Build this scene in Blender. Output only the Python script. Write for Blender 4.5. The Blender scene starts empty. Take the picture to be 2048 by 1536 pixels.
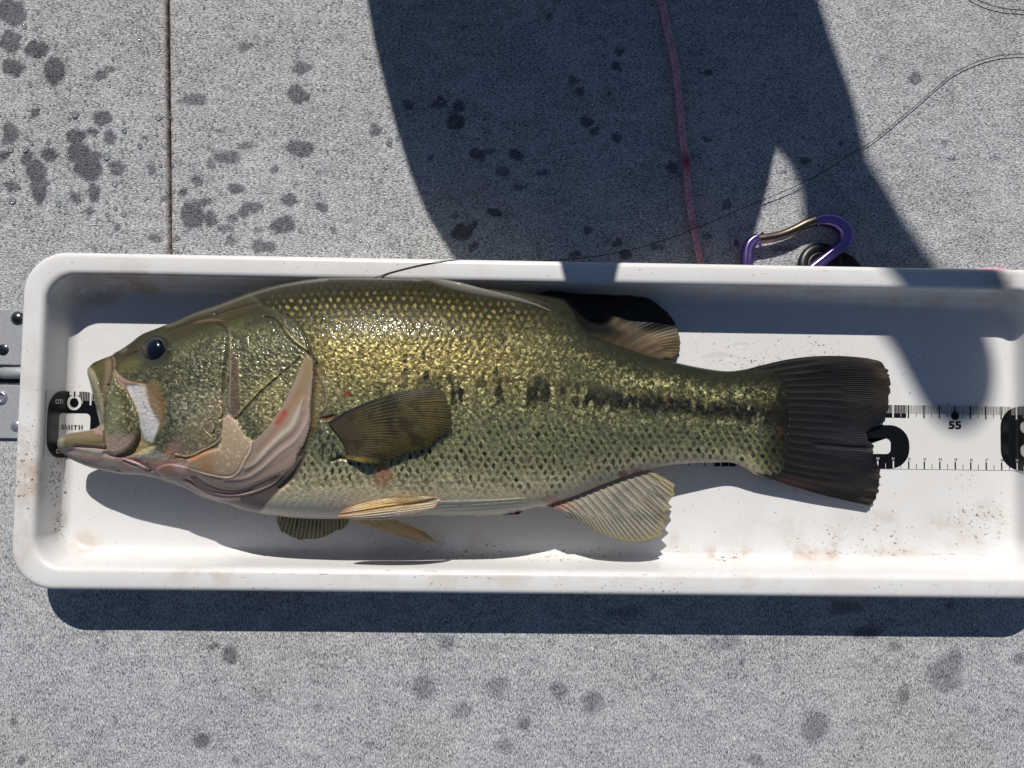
import bpy, bmesh, math, random
import numpy as np
from mathutils import Vector, Matrix

# ------------------------------------------------------------------ camera
FPX = 1538.0                                   # focal length in pixels of a 2048 x 1536 frame
_n = np.array([-0.032, 0.0437, 1.0]); _n /= np.linalg.norm(_n)
_Z = -_n
_X = np.array([1.0, 0.0168, 0.0]); _X -= _Z * _X.dot(_Z); _X /= np.linalg.norm(_X)
_Y = np.cross(_Z, _X)
RW = np.array([_X, _Y, _Z])                    # camera -> world
ZF = 0.006                                     # height of the tray floor above the deck
CAM = np.array([0, 0, ZF]) - 0.4815 * RW[:, 2]
SC = bpy.context.scene
COL = SC.collection
cd = bpy.data.cameras.new('camera'); cam = bpy.data.objects.new('camera', cd); COL.objects.link(cam)
cd.sensor_width = 36.0; cd.sensor_fit = 'HORIZONTAL'; cd.lens = 36.0 * FPX / 2048.0
cd.clip_start = 0.01; cd.clip_end = 100.0
M = Matrix.Identity(4)
for r in range(3):
    M[r][0] = RW[r, 0]; M[r][1] = -RW[r, 1]; M[r][2] = -RW[r, 2]; M[r][3] = CAM[r]
cam.matrix_world = M
SC.camera = cam

# ------------------------------------------------------------------ light
SUN_EL, SUN_AZ = math.radians(44.5), math.radians(7.0)
SUN = np.array([-math.sin(SUN_AZ) * math.cos(SUN_EL), math.cos(SUN_AZ) * math.cos(SUN_EL), math.sin(SUN_EL)])  # towards the sun
w = bpy.data.worlds.new('World'); SC.world = w; w.use_nodes = True
nt = w.node_tree; bg = nt.nodes['Background']
sky = nt.nodes.new('ShaderNodeTexSky'); sky.sky_type = 'NISHITA'; sky.sun_disc = False
sky.sun_elevation = SUN_EL; sky.sun_rotation = -SUN_AZ
sky.air_density = 1.0; sky.dust_density = 0.2; sky.ozone_density = 3.0
nt.links.new(sky.outputs[0], bg.inputs[0]); bg.inputs[1].default_value = 0.040
sl = bpy.data.lights.new('sun', 'SUN'); sl.energy = 4.1; sl.angle = math.radians(0.53); sl.color = (1.0, 0.955, 0.89)
so = bpy.data.objects.new('sun', sl); COL.objects.link(so)
so.rotation_euler = Vector((-SUN).tolist()).to_track_quat('-Z', 'Y').to_euler()
SC.view_settings.view_transform = 'Standard'; SC.view_settings.look = 'None'
SC.view_settings.exposure = 0.0; SC.view_settings.gamma = 1.0; SC.view_settings.use_curve_mapping = False
SC.cycles.max_bounces = 10; SC.cycles.transparent_max_bounces = 12
SC.cycles.sample_clamp_indirect = 6.0
SC.cycles.use_denoising = True

# ------------------------------------------------------------------ helpers
def at(px, py, z):
    """world points seen at photo pixels (2048 x 1536) on the level z"""
    px = np.asarray(px, float); py = np.asarray(py, float); z = np.asarray(z, float)
    px, py, z = np.broadcast_arrays(px, py, z)
    d = np.stack([(px - 1024) / FPX, (py - 768) / FPX, np.ones_like(px)], -1) @ RW.T
    t = (z - CAM[2]) / d[..., 2]
    return CAM + t[..., None] * d

def proj(P):
    q = (np.asarray(P, float) - CAM) @ RW
    return q[..., 0] / q[..., 2] * FPX + 1024, q[..., 1] / q[..., 2] * FPX + 768

def lin(c):
    c = np.asarray(c, float) / 255.0
    return np.where(c <= 0.04045, c / 12.92, ((c + 0.055) / 1.055) ** 2.4)

def tag(o, label=None, cat=None, group=None, kind=None):
    if label: o['label'] = label
    if cat: o['category'] = cat
    if group: o['group'] = group
    if kind: o['kind'] = kind
    return o

def link(name, me, mat=None, parent=None):
    o = bpy.data.objects.new(name, me); COL.objects.link(o)
    if mat is not None and me is not None:
        if isinstance(mat, (list, tuple)):
            for m in mat: me.materials.append(m)
        else: me.materials.append(mat)
    if parent is not None: o.parent = parent
    return o

def empty(name, loc=(0, 0, 0)):
    o = bpy.data.objects.new(name, None); COL.objects.link(o); o.location = loc
    o.empty_display_size = 0.02
    return o

def mesh(name, V, F, smooth=True, col=None):
    """V (n,3); F list of faces or (m,4) array; col (n,4) linear colour"""
    V = np.ascontiguousarray(V, dtype=np.float32)
    me = bpy.data.meshes.new(name)
    if isinstance(F, np.ndarray):
        k = F.shape[1]; m = len(F)
        me.vertices.add(len(V)); me.vertices.foreach_set('co', V.ravel())
        me.loops.add(m * k); me.loops.foreach_set('vertex_index', F.astype(np.int32).ravel())
        me.polygons.add(m); me.polygons.foreach_set('loop_start', np.arange(0, m * k, k, dtype=np.int32))
        me.polygons.foreach_set('loop_total', np.full(m, k, dtype=np.int32))
        me.update(calc_edges=True); me.validate()
    else:
        me.from_pydata(V.tolist(), [], F); me.update()
    if smooth: me.polygons.foreach_set('use_smooth', np.ones(len(me.polygons), dtype=bool))
    if col is not None:
        a = me.color_attributes.new('Col', 'FLOAT_COLOR', 'POINT')
        a.data.foreach_set('color', np.ascontiguousarray(col, dtype=np.float32).ravel())
    return me

def gridfaces(nu, nv, wrap=False):
    i = np.arange(nu - (0 if wrap else 1))[:, None]; j = np.arange(nv - 1)[None, :]
    a = i * nv + j; b = ((i + 1) % nu) * nv + j
    return np.stack([a, b, b + 1, a + 1], -1).reshape(-1, 4)

def spline(P, n):
    """Catmull-Rom through P, n points evenly spread by length"""
    P = np.asarray(P, float)
    Q = np.vstack([2 * P[0] - P[1], P, 2 * P[-1] - P[-2]]); out = []
    for i in range(1, len(Q) - 2):
        t = np.linspace(0, 1, 14, endpoint=False)[:, None]
        a, b, c, d = Q[i - 1], Q[i], Q[i + 1], Q[i + 2]
        out.append(0.5 * (2 * b + (c - a) * t + (2 * a - 5 * b + 4 * c - d) * t ** 2 + (3 * b - a - 3 * c + d) * t ** 3))
    out.append(P[-1:]); R = np.vstack(out)
    return resample(R, n)

def resample(R, n):
    R = np.asarray(R, float)
    L = np.r_[0, np.cumsum(np.linalg.norm(np.diff(R, axis=0), axis=1))]
    s = np.linspace(0, L[-1], n)
    return np.stack([np.interp(s, L, R[:, k]) for k in range(R.shape[1])], -1)

def tube(path, ra, rb=None, ns=12, up=(0, 0, 1), closed=False, disp=None):
    """swept ellipse: ra sideways, rb along 'up'. Returns V, F"""
    P = np.asarray(path, float); n = len(P)
    ra = np.broadcast_to(np.asarray(ra, float), (n,)); rb = ra if rb is None else np.broadcast_to(np.asarray(rb, float), (n,))
    T = np.gradient(P, axis=0) if not closed else np.roll(P, -1, 0) - np.roll(P, 1, 0)
    T /= np.linalg.norm(T, axis=1)[:, None] + 1e-12
    U = np.asarray(up, float)[None] - T * (T @ np.asarray(up, float))[:, None]
    U /= np.linalg.norm(U, axis=1)[:, None] + 1e-12
    S = np.cross(T, U)
    a = np.arange(ns) / ns * 2 * np.pi
    k = np.ones((n, ns)) if disp is None else disp(n, ns)
    V = P[:, None] + (np.cos(a)[None, :, None] * S[:, None] * ra[:, None, None] + np.sin(a)[None, :, None] * U[:, None] * rb[:, None, None]) * k[..., None]
    V = V.reshape(-1, 3)
    i = np.arange(n if closed else n - 1)[:, None]; j = np.arange(ns)[None]
    p = i * ns + j; q = ((i + 1) % n) * ns + j; j2 = (j + 1) % ns
    F = np.stack([p, q, ((i + 1) % n) * ns + j2, i * ns + j2], -1).reshape(-1, 4).tolist()
    if not closed:
        F.append(list(range(ns))); F.append([(n - 1) * ns + x for x in range(ns)][::-1])
    return V, F

_tabs = {}
def vnoise(x, y, period, seed=0):
    """smooth value noise 0..1"""
    if seed not in _tabs: _tabs[seed] = np.random.RandomState(seed + 11).rand(256, 256)
    T = _tabs[seed]; x = x / period; y = y / period
    xi = np.floor(x).astype(int); yi = np.floor(y).astype(int); fx = x - xi; fy = y - yi
    fx = fx * fx * (3 - 2 * fx); fy = fy * fy * (3 - 2 * fy)
    g = lambda a, b: T[a & 255, b & 255]
    return (g(xi, yi) * (1 - fx) + g(xi + 1, yi) * fx) * (1 - fy) + (g(xi, yi + 1) * (1 - fx) + g(xi + 1, yi + 1) * fx) * fy

def fbm(x, y, period, seed=0, o=3):
    s = 0; a = 1; t = 0
    for k in range(o):
        s = s + a * vnoise(x, y, period / 2 ** k, seed + k); t += a; a *= 0.55
    return s / t

def sst(a, b, x):
    t = np.clip((x - a) / (b - a), 0, 1); return t * t * (3 - 2 * t)

def polysd(X, Y, poly):
    """signed distance (inside positive) of points to a polygon"""
    P = np.asarray(poly, float); Q = np.roll(P, -1, 0)
    d = np.full(X.shape, 1e18); ins = np.zeros(X.shape, bool)
    for (ax, ay), (bx, by) in zip(P, Q):
        ex, ey = bx - ax, by - ay; L = ex * ex + ey * ey + 1e-12
        t = np.clip(((X - ax) * ex + (Y - ay) * ey) / L, 0, 1)
        d = np.minimum(d, (X - ax - t * ex) ** 2 + (Y - ay - t * ey) ** 2)
        if ay != by:
            c = ((ay > Y) != (by > Y)) & (X < ex * (Y - ay) / (by - ay) + ax); ins ^= c
    return np.where(ins, 1, -1) * np.sqrt(d)

def linedist(X, Y, line):
    P = np.asarray(line, float); d = np.full(X.shape, 1e18); tt = np.zeros(X.shape)
    L = np.r_[0, np.cumsum(np.linalg.norm(np.diff(P, axis=0), axis=1))]
    for k in range(len(P) - 1):
        (ax, ay), (bx, by) = P[k], P[k + 1]; ex, ey = bx - ax, by - ay
        t = np.clip(((X - ax) * ex + (Y - ay) * ey) / (ex * ex + ey * ey), 0, 1)
        q = (X - ax - t * ex) ** 2 + (Y - ay - t * ey) ** 2
        m = q < d; d = np.where(m, q, d); tt = np.where(m, (L[k] + t * (L[k + 1] - L[k])) / L[-1], tt)
    return np.sqrt(d), tt

# ------------------------------------------------------------------ materials
class NT:
    def __init__(s, name):
        s.m = bpy.data.materials.new(name); s.m.use_nodes = True
        s.t = s.m.node_tree; s.p = s.t.nodes['Principled BSDF']; s.out = s.t.nodes['Material Output']
    def n(s, typ, **kw):
        x = s.t.nodes.new(typ)
        for k, v in kw.items():
            if k.startswith('i_'):
                key = k[2:]; key = int(key) if key.isdigit() else key.replace('_', ' ')
                x.inputs[key].default_value = v
            else: setattr(x, k, v)
        return x
    def l(s, a, b): s.t.links.new(a, b); return s
    def set(s, **kw):
        for k, v in kw.items(): s.p.inputs[k.replace('_', ' ')].default_value = v
        return s
    def coord(s, scale=(1, 1, 1), rot=(0, 0, 0)):
        tc = s.n('ShaderNodeTexCoord'); mp = s.n('ShaderNodeMapping')
        mp.inputs['Scale'].default_value = scale; mp.inputs['Rotation'].default_value = rot
        s.l(tc.outputs['Object'], mp.inputs[0]); return mp.outputs[0]
    def noise(s, vec, scale, detail=3, rough=0.55, dist=0.0):
        x = s.n('ShaderNodeTexNoise'); x.inputs['Scale'].default_value = scale; x.inputs['Detail'].default_value = detail
        x.inputs['Roughness'].default_value = rough; x.inputs['Distortion'].default_value = dist
        s.l(vec, x.inputs['Vector']); return x.outputs[0]
    def ramp(s, fac, stops):
        x = s.n('ShaderNodeValToRGB'); e = x.color_ramp.elements
        while len(e) < len(stops): e.new(0.5)
        for k, (p, c) in enumerate(stops):
            e[k].position = p; e[k].color = (c, c, c, 1) if np.isscalar(c) else (*c, 1)
        s.l(fac, x.inputs[0]); return x.outputs[0]
    def mix(s, fac, a, b, typ='MIX'):
        x = s.n('ShaderNodeMix', data_type='RGBA', blend_type=typ)
        for v, k in ((fac, 0), (a, 6), (b, 7)):
            if hasattr(v, 'node'): s.l(v, x.inputs[k])
            elif k == 0: x.inputs[0].default_value = v
            else: x.inputs[k].default_value = (*v, 1) if len(v) == 3 else v
        return x.outputs[2]
    def math(s, op, a, b=0.0, c=0.0):
        x = s.n('ShaderNodeMath', operation=op)
        for k, v in enumerate((a, b, c)):
            if hasattr(v, 'node'): s.l(v, x.inputs[k])
            else: x.inputs[k].default_value = v
        return x.outputs[0]
    def bump(s, h, strength, dist, base=None, to=('Normal',)):
        b = s.n('ShaderNodeBump'); b.inputs['Strength'].default_value = strength; b.inputs['Distance'].default_value = dist
        s.l(h, b.inputs['Height'])
        if base is not None: s.l(base, b.inputs['Normal'])
        for k in to: s.l(b.outputs[0], s.p.inputs[k])
        return b.outputs[0]
    def attr(s, name='Col'):
        x = s.n('ShaderNodeAttribute'); x.attribute_name = name; return x

def simple(name, rgb, rough=0.5, metal=0.0, var=0.15, scale=400, bump=0.0, bdist=0.0003, **kw):
    s = NT(name); v = s.coord(); f = s.noise(v, scale, 4)
    r = lin(rgb)
    s.l(s.mix(f, tuple(r * (1 - var)), tuple(np.minimum(r * (1 + var), 1))), s.p.inputs['Base Color'])
    s.set(Roughness=rough, Metallic=metal, **kw)
    if bump: s.bump(f, bump, bdist)
    return s.m
# ------------------------------------------------------------------ the deck (grey carpet on a boat)
def carpet_material():
    s = NT('grey_marine_carpet')
    a = s.attr('Col')
    A = s.noise(s.coord((0.42, 1.25, 1), (0, 0, 0.12)), 1400, 3, 0.6, 0.6)
    B = s.noise(s.coord((1.2, 0.5, 1), (0, 0, 0.7)), 1250, 3, 0.6, 0.8)
    Cc = s.noise(s.coord((1.2, 0.5, 1), (0, 0, -0.8)), 1300, 3, 0.6, 0.8)
    big = s.noise(s.coord(), 26, 3, 0.5)
    mid = s.noise(s.coord((0.6, 1.2, 1)), 150, 3, 0.6)
    # the nap lies sideways in the upper part of the deck and is curly in the lower part
    tc = s.n('ShaderNodeTexCoord'); sp = s.n('ShaderNodeSeparateXYZ'); s.l(tc.outputs['Object'], sp.inputs[0])
    up = s.math('MULTIPLY_ADD', sp.outputs[1], 7.0, 0.75)
    up = s.n('ShaderNodeClamp', i_Value=0); 
    s.l(s.math('MULTIPLY_ADD', sp.outputs[1], 5.0, 0.7), up.inputs[0])
    curly = s.math('MAXIMUM', s.math('MULTIPLY', B, 1.0), s.math('MULTIPLY', Cc, 1.0))
    curly = s.math('MULTIPLY_ADD', curly, 1.1, -0.11)
    flat = s.math('MULTIPLY_ADD', A, 0.85, s.math('MULTIPLY_ADD', s.math('MAXIMUM', B, Cc), 0.26, -0.085))
    mx = s.n('ShaderNodeMix', data_type='FLOAT'); s.l(up.outputs[0], mx.inputs[0]); s.l(curly, mx.inputs[2]); s.l(flat, mx.inputs[3])
    fib = mx.outputs[0]
    f2 = s.math('ADD', fib, s.math('MULTIPLY_ADD', mid, 0.15, -0.065))
    f2 = s.math('ADD', f2, s.math('MULTIPLY_ADD', big, 0.09, -0.04))
    c = s.ramp(f2, [(0.34, tuple(lin((64, 65, 68)))), (0.45, tuple(lin((148, 150, 153)))), (0.54, tuple(lin((198, 200, 202)))), (0.66, tuple(lin((236, 237, 238))))])
    c = s.mix(1.0, c, a.outputs['Color'], 'MULTIPLY')
    s.l(c, s.p.inputs['Base Color'])
    s.set(Roughness=0.92, Specular_IOR_Level=0.15)
    wet = s.math('SUBTRACT', 1.0, a.outputs['Alpha'])
    s.l(s.math('MULTIPLY_ADD', wet, -0.35, 0.92), s.p.inputs['Roughness'])
    s.bump(fib, 0.85, 0.0010)
    return s.m

SPOTS = [  # damp spots, photo pixels: x, y, rx, ry, strength
(28,25,34,26,.8),(25,81,22,22,.8),(78,100,26,16,.85),(28,134,22,20,.85),(112,144,24,27,.85),(142,122,6,6,.7),(203,153,14,12,.8),(225,141,14,7,.6),
(73,222,12,12,.85),(20,266,19,22,.8),(206,237,19,14,.8),(150,275,20,18,.8),(184,262,14,10,.75),(156,306,24,25,.85),(175,337,28,25,.85),(184,312,16,14,.8),
(219,275,13,16,.75),(50,316,14,14,.8),(97,309,16,13,.8),(69,340,22,22,.8),(75,369,22,20,.75),(75,391,19,17,.85),(6,312,10,10,.8),(19,373,20,9,.75),
(183,384,14,20,.75),(147,398,14,12,.7),(231,335,17,13,.7),(170,422,10,10,.7),(225,453,9,10,.7),(300,340,10,14,.6),(388,200,33,13,.55),(453,316,26,15,.65),
(388,362,12,12,.65),(422,331,10,10,.6),(466,378,18,14,.75),(378,431,24,28,.8),(400,403,16,8,.75),(359,387,10,10,.75),(416,437,14,16,.7),(456,437,10,10,.6),
(291,277,9,4,.7),(319,397,8,8,.7),(300,478,12,9,.7),(610,135,22,12,.6),(597,190,22,19,.75),(495,95,12,10,.55),(500,415,25,11,.7),(560,450,26,17,.75),
(575,400,16,11,.7),(480,425,13,13,.7),(600,300,30,15,.7),(752,258,14,14,.65),(520,490,28,13,.7),(490,290,17,9,.5),(640,415,11,9,.7),(660,460,8,7,.6),
(420,300,11,6,.5),(455,480,13,9,.6),(545,340,11,8,.6),(640,345,9,7,.4),(690,300,8,6,.4),(590,370,9,7,.5),(440,460,18,10,.5),(510,460,12,9,.5),
(1100,28,8,8,.6),(818,207,9,9,.6),(878,206,16,10,.75),(911,242,18,14,.8),(920,214,14,11,.7),(955,311,17,13,.75),(980,302,13,7,.6),(1031,309,18,11,.8),
(1003,344,10,10,.6),(1040,372,15,7,.6),(1085,343,13,6,.6),(857,311,6,6,.7),(990,425,13,11,.85),(920,464,22,18,.8),(941,450,15,8,.8),(911,432,8,6,.6),
(945,492,12,7,.6),(1145,163,10,10,.65),(1166,185,9,8,.7),(1224,190,6,6,.6),(1238,102,10,10,.7),(1233,135,11,7,.75),(1172,244,14,11,.75),(1187,265,13,11,.75),
(1233,278,10,10,.75),(1175,459,10,9,.7),(1233,487,9,8,.7),(1252,510,12,10,.8),(1149,506,9,8,.6),(1214,483,6,5,.6),(931,53,6,6,.5),
(1419,142,8,8,.75),(1417,281,9,7,.7),(1344,334,14,10,.65),(1565,343,10,7,.65),(1607,321,8,8,.7),(1683,288,9,7,.7),(1830,161,14,13,.6),(1811,210,5,6,.5),
(1903,318,10,6,.55),(1888,285,8,7,.5),(1990,314,9,8,.35),(1472,486,11,8,.7),(1450,409,10,8,.6),(1313,495,14,8,.6),(1413,471,12,9,.5),(1570,497,25,8,.5),
(427,1292,13,9,.6),(462,1310,20,18,.65),(405,1482,19,17,.7),(45,1520,12,10,.65),(32,1440,8,10,.55),(232,1437,9,8,.35),(472,1517,9,8,.5),(847,1375,28,30,.4),
(895,1282,18,15,.35),(925,1420,25,20,.3),(525,1385,25,18,.25),(635,1410,12,6,.4),(660,1415,6,5,.45),(990,1375,30,25,.3),(1005,1490,20,16,.3),(740,1490,10,9,.35),
(1116,1380,18,20,.45),(1184,1405,22,28,.5),(1049,1445,15,14,.45),(1484,1325,10,9,.4),(1629,1455,34,33,.42),(1889,1350,38,38,.4),(1909,1320,20,24,.4),
(1809,1390,17,21,.45),(1734,1265,32,16,.55),(1789,1295,20,13,.4),(1829,1310,8,8,.4),(1531,1420,7,7,.5),(1449,1285,35,16,.28),(2039,1320,12,15,.45),
(1509,1520,20,14,.35),(1899,1210,15,12,.5),(1311,1350,7,6,.5),(1749,1322,8,6,.4),(1690,1215,40,14,.4),(1250,1225,40,12,.3)]

seam_top = at(334, 0, 0)[0]; seam_bot = at(340, 505, 0)[0]
seam_y0 = at(334, 0, 0)[1]; seam_y1 = at(340, 505, 0)[1]
def seam_x(y): return seam_top + (seam_bot - seam_top) * (seam_y0 - y) / (seam_y0 - seam_y1)
HINGE_Y = at(0, 746, 0)[1]

def axis(lo, hi, flo, fhi, step):
    """fine steps inside flo..fhi, coarse outside"""
    v = [np.arange(max(lo, flo), min(hi, fhi), step)]
    if lo < flo: v.insert(0, lo + (flo - lo) * (1 - np.geomspace(1, 0.02, 14)) )
    if hi > fhi: v.append(fhi + (hi - fhi) * np.r_[0, np.geomspace(0.02, 1, 14)])
    else: v.append([hi])
    return np.unique(np.round(np.concatenate(v), 6))

def carpet_patch(u0, u1, y0, y1, seam_side):
    """one piece of carpet; seam_side -1: its right edge is the seam, +1: its left edge is the seam, 0 none"""
    xs = axis(u0, u1, -0.39, 0.40, 0.0013); ys = axis(y0, y1, -0.30, 0.30, 0.0013)
    X, Y = np.meshgrid(xs, ys, indexing='ij')
    tintR = np.ones(X.shape + (3,)); wet = np.zeros(X.shape)
    px, py = proj(np.stack([X, Y, 0 * X], -1))
    inside = (px > -300) & (px < 2350) & (py > -300) & (py < 1850)
    wx = px + 9 * (fbm(px, py, 18, 3) - 0.5) * 2; wy = py + 9 * (fbm(px, py, 18, 9) - 0.5) * 2
    for (cx, cy, rx, ry, st) in SPOTS:
        m = (abs(px - cx) < rx * 2 + 20) & (abs(py - cy) < ry * 2 + 20)
        if not m.any(): continue
        q = np.sqrt(((wx[m] - cx) / rx) ** 2 + ((wy[m] - cy) / ry) ** 2)
        wet[m] = np.maximum(wet[m], st ** 0.7 * (1 - sst(0.86, 1.12, q) if cy < 540 else 1 - sst(0.55, 1.2, q)))
    small = (vnoise(px, py, 9, 21) > 0.86) & (px < 800) & (py < 520)
    wet = np.maximum(wet, np.where(small & inside, 0.35 * sst(0.45, 0.6, fbm(px, py, 120, 5)), 0))
    for k, c in enumerate((0.20, 0.205, 0.235)): tintR[..., k] = 1 - wet * (1 - c)
    warm = sst(0.5, 0.72, fbm(px, py, 210, 31)) * 0.35      # faint brown soiling
    tintR *= 1 - warm[..., None] * np.array([0.02, 0.07, 0.16])
    Z = 0.0005 * (fbm(px, py, 60, 41) - 0.5) * inside
    ds = None
    if seam_side:
        ds = np.abs(X - (seam_x(Y) + seam_side * 0.0))
        d = ds + 0.0006 * (vnoise(py, px * 0, 5, 8) - 0.5)
        Z = Z - 0.0028 * np.exp(-(d / 0.0009) ** 2)
        br = np.exp(-(d / 0.0011) ** 2) * (0.45 + 0.9 * vnoise(px, py, 5, 13)); br = np.clip(br, 0, 1)[..., None]
        hal = (np.exp(-((d - 0.003) / 0.0016) ** 2) * sst(.35, .7, vnoise(px, py, 6, 14)) * .8)[..., None]; tintR = tintR * (1 - hal) + hal * np.array([1.12, 0.98, 0.92])
        tintR = tintR * (1 - br) + br * np.array([0.26, 0.19, 0.16])
    V = np.stack([X, Y, Z], -1).reshape(-1, 3)
    colr = np.concatenate([tintR, (1 - wet)[..., None]], -1).reshape(-1, 4)
    F = gridfaces(len(xs), len(ys))
    # turned-down cut edge all round
    nx, ny = X.shape; idx = np.arange(nx * ny).reshape(nx, ny)
    ring = np.r_[idx[:, 0], idx[-1, 1:], idx[-2::-1, -1], idx[0, -2:0:-1]]
    n0 = len(V); low = V[ring].copy(); low[:, 2] = -0.006
    c2 = colr[ring].copy(); c2[:, :3] *= np.array([0.5, 0.42, 0.36])
    V = np.vstack([V, low]); colr = np.vstack([colr, c2])
    k = np.arange(len(ring)); k2 = (k + 1) % len(ring)
    F = np.vstack([F, np.stack([ring[k2], ring[k], n0 + k, n0 + k2], -1)])
    return V, F, colr

carpet = carpet_material()
deck = empty('deck'); tag(deck, 'grey marine carpet deck with damp spots and a dark seam', kind='structure')
def shear(V):   # the patches are built straight, then leaned so that their edge follows the slightly slanted seam
    return V
GAP = 0.0013
def slanted(u0, u1, y0, y1, side):
    V, F, c = carpet_patch(u0, u1, y0, y1, side); return V, F, c
sx = (seam_top + seam_bot) / 2
def lean(V, edge_right):
    k = seam_x(V[:, 1]) - sx
    yk = np.clip((V[:, 1] - 0.07) / 0.18, 0, 1.3)
    V = V.copy(); fall = np.exp(-np.abs(V[:, 0] - sx) / 0.15); V[:, 0] += k * fall + (-1 if edge_right else 1) * (0.0001 + 0.0006 * yk) * np.exp(-np.abs(V[:, 0] - sx) / 0.01)
    return V
_sx = seam_x
def seam_x(y): return sx + 0 * y          # painted while straight, leaned afterwards
V, F, c = carpet_patch(-1.6, sx, HINGE_Y + 0.0015, 1.9, -1)
seam_x = _sx
link('carpet_panel', mesh('carpet_panel', lean(V, True), F, col=c), carpet, deck)
def seam_x(y): return sx + 0 * y
Va, Fa, ca = carpet_patch(sx, 1.8, HINGE_Y, 1.9, 1)
seam_x = _sx
Va = lean(Va, False)
Vb, Fb, cb = carpet_patch(-1.6, 1.8, -1.5, HINGE_Y - 0.0015, 0)
link('carpet_panel', mesh('carpet_panel', np.vstack([Va, Vb]), np.vstack([Fa, Fb + len(Va)]), col=np.vstack([ca, cb])), carpet, deck)
Vd = np.array([[-1.6, -1.5, -0.03], [1.8, -1.5, -0.03], [1.8, 1.9, -0.03], [-1.6, 1.9, -0.03], [-1.6, -1.5, -0.0045], [1.8, -1.5, -0.0045], [1.8, 1.9, -0.0045], [-1.6, 1.9, -0.0045]])
link('deck_board', mesh('deck_board', Vd, [[0, 3, 2, 1], [4, 5, 6, 7], [0, 1, 5, 4], [1, 2, 6, 5], [2, 3, 7, 6], [3, 0, 4, 7]], smooth=False), simple('stained_plywood', (66, 48, 36), 0.8, scale=200), deck)

# ------------------------------------------------------------------ the white tray
def tray_material():
    s = NT('white_plastic_dirty')
    a = s.attr('Col')
    base = s.mix(s.noise(s.coord(), 14, 3), tuple(lin((220, 220, 219))), tuple(lin((230, 230, 230))))
    blot = s.noise(s.coord(), 55, 5, 0.65)
    speck = s.noise(s.coord(), 560, 3, 0.6)
    fine = s.noise(s.coord((0.25, 1.6, 1)), 520, 4, 0.65)
    d = a.outputs['Color']
    sp = s.n('ShaderNodeSeparateColor'); s.l(d, sp.inputs[0])
    # stain film: broad, pale brown
    film = s.math('MULTIPLY', sp.outputs[0], s.ramp(blot, [(0.40, 0.0), (0.60, 1.0)]))
    c = s.mix(s.math('MULTIPLY', film, 0.72), base, tuple(lin((178, 148, 116))))
    # grains: dark specks, few everywhere, many where dirty
    th = s.math('MULTIPLY_ADD', sp.outputs[1], -0.165, 0.725)
    g = s.math('MULTIPLY', s.math('GREATER_THAN', speck, th), 0.85)
    c = s.mix(g, c, tuple(lin((98, 78, 58))))
    # scuffs: long fine streaks
    th2 = s.math('MULTIPLY_ADD', sp.outputs[2], -0.17, 0.745)
    g2 = s.math('MULTIPLY', s.math('GREATER_THAN', fine, th2), 0.6)
    c = s.mix(g2, c, tuple(lin((128, 104, 80))))
    s.l(c, s.p.inputs['Base Color'])
    s.l(s.math('MULTIPLY_ADD', blot, 0.25, 0.17), s.p.inputs['Roughness'])
    s.set(Specular_IOR_Level=0.45, Subsurface_Weight=0.0)
    s.bump(s.noise(s.coord(), 190, 3), 0.05, 0.0006)
    return s.m

TX0, TX1, TY0, TY1 = -0.2873, 0.3355, -0.1243, 0.0729
ZR = 0.0330
# profile from the foot of the outer wall over the rim to the floor: inset, height
prof = [(0.0135, 0.0004), (0.0120, 0.0004), (0.0108, 0.0012), (0.0095, 0.012), (0.0085, 0.0230), (0.0078, 0.0246), (0.0060, 0.0250), (0.0014, 0.0250), (0.0005, 0.0253), (0.0, 0.0262),
        (0.0, 0.0300), (0.0003, 0.0312), (0.0010, 0.0322), (0.0020, 0.0328), (0.0034, 0.0330), (0.0090, 0.0330), (0.0100, 0.03285), (0.0108, 0.0322), (0.0113, 0.0312),
        (0.0116, 0.0298), (0.0119, 0.0260), (0.0123, 0.0200), (0.0128, 0.0140), (0.0133, 0.0105), (0.0140, 0.0086), (0.0150, 0.0073), (0.0163, 0.0064), (0.0178, 0.0060)]
inner0 = 18
prof = [(a + (0.0011 if i >= 15 else 0), b_) for i, (a, b_) in enumerate(prof)]
EXTRA = 0.0028                                   # the long walls lean a little more than the ends
def ring_at(ins, z, n1=330, n2=100, na=26):
    e = EXTRA * np.clip((ins - 0.0112) / 0.0045, 0, 1)
    x0, x1, y0, y1 = TX0 + ins + 0.6 * e, TX1 - ins, TY0 + ins + e, TY1 - ins - e
    r = max(0.0245 - ins * 0.55, 0.004)
    r = min(r, (y1 - y0) / 2 - 1e-5, (x1 - x0) / 2 - 1e-5)
    pts = []
    def seg(a, b, n): t = np.arange(n)[:, None] / n; pts.append(np.array(a) * (1 - t) + np.array(b) * t)
    def arc(cx, cy, a0):
        t = a0 + np.arange(na) / na * math.pi / 2
        pts.append(np.stack([cx + r * np.cos(t), cy + r * np.sin(t)], -1))
    seg((x0 + r, y0), (x1 - r, y0), n1); arc(x1 - r, y0 + r, -math.pi / 2)
    seg((x1, y0 + r), (x1, y1 - r), n2); arc(x1 - r, y1 - r, 0)
    seg((x1 - r, y1), (x0 + r, y1), n1); arc(x0 + r, y1 - r, math.pi / 2)
    seg((x0, y1 - r), (x0, y0 + r), n2); arc(x0 + r, y0 + r, math.pi)
    P = np.vstack(pts); return np.c_[P, np.full(len(P), z)]
full = list(prof)
d = prof[-1][0]; half = (TY1 - TY0) / 2 - EXTRA
while d + 0.004 < half - 0.001: d += 0.004; full.append((d, ZF))
full.append((half - 0.0004, ZF))
R = np.array([ring_at(a, b) for a, b in full]); nr, npnt, _ = R.shape
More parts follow.
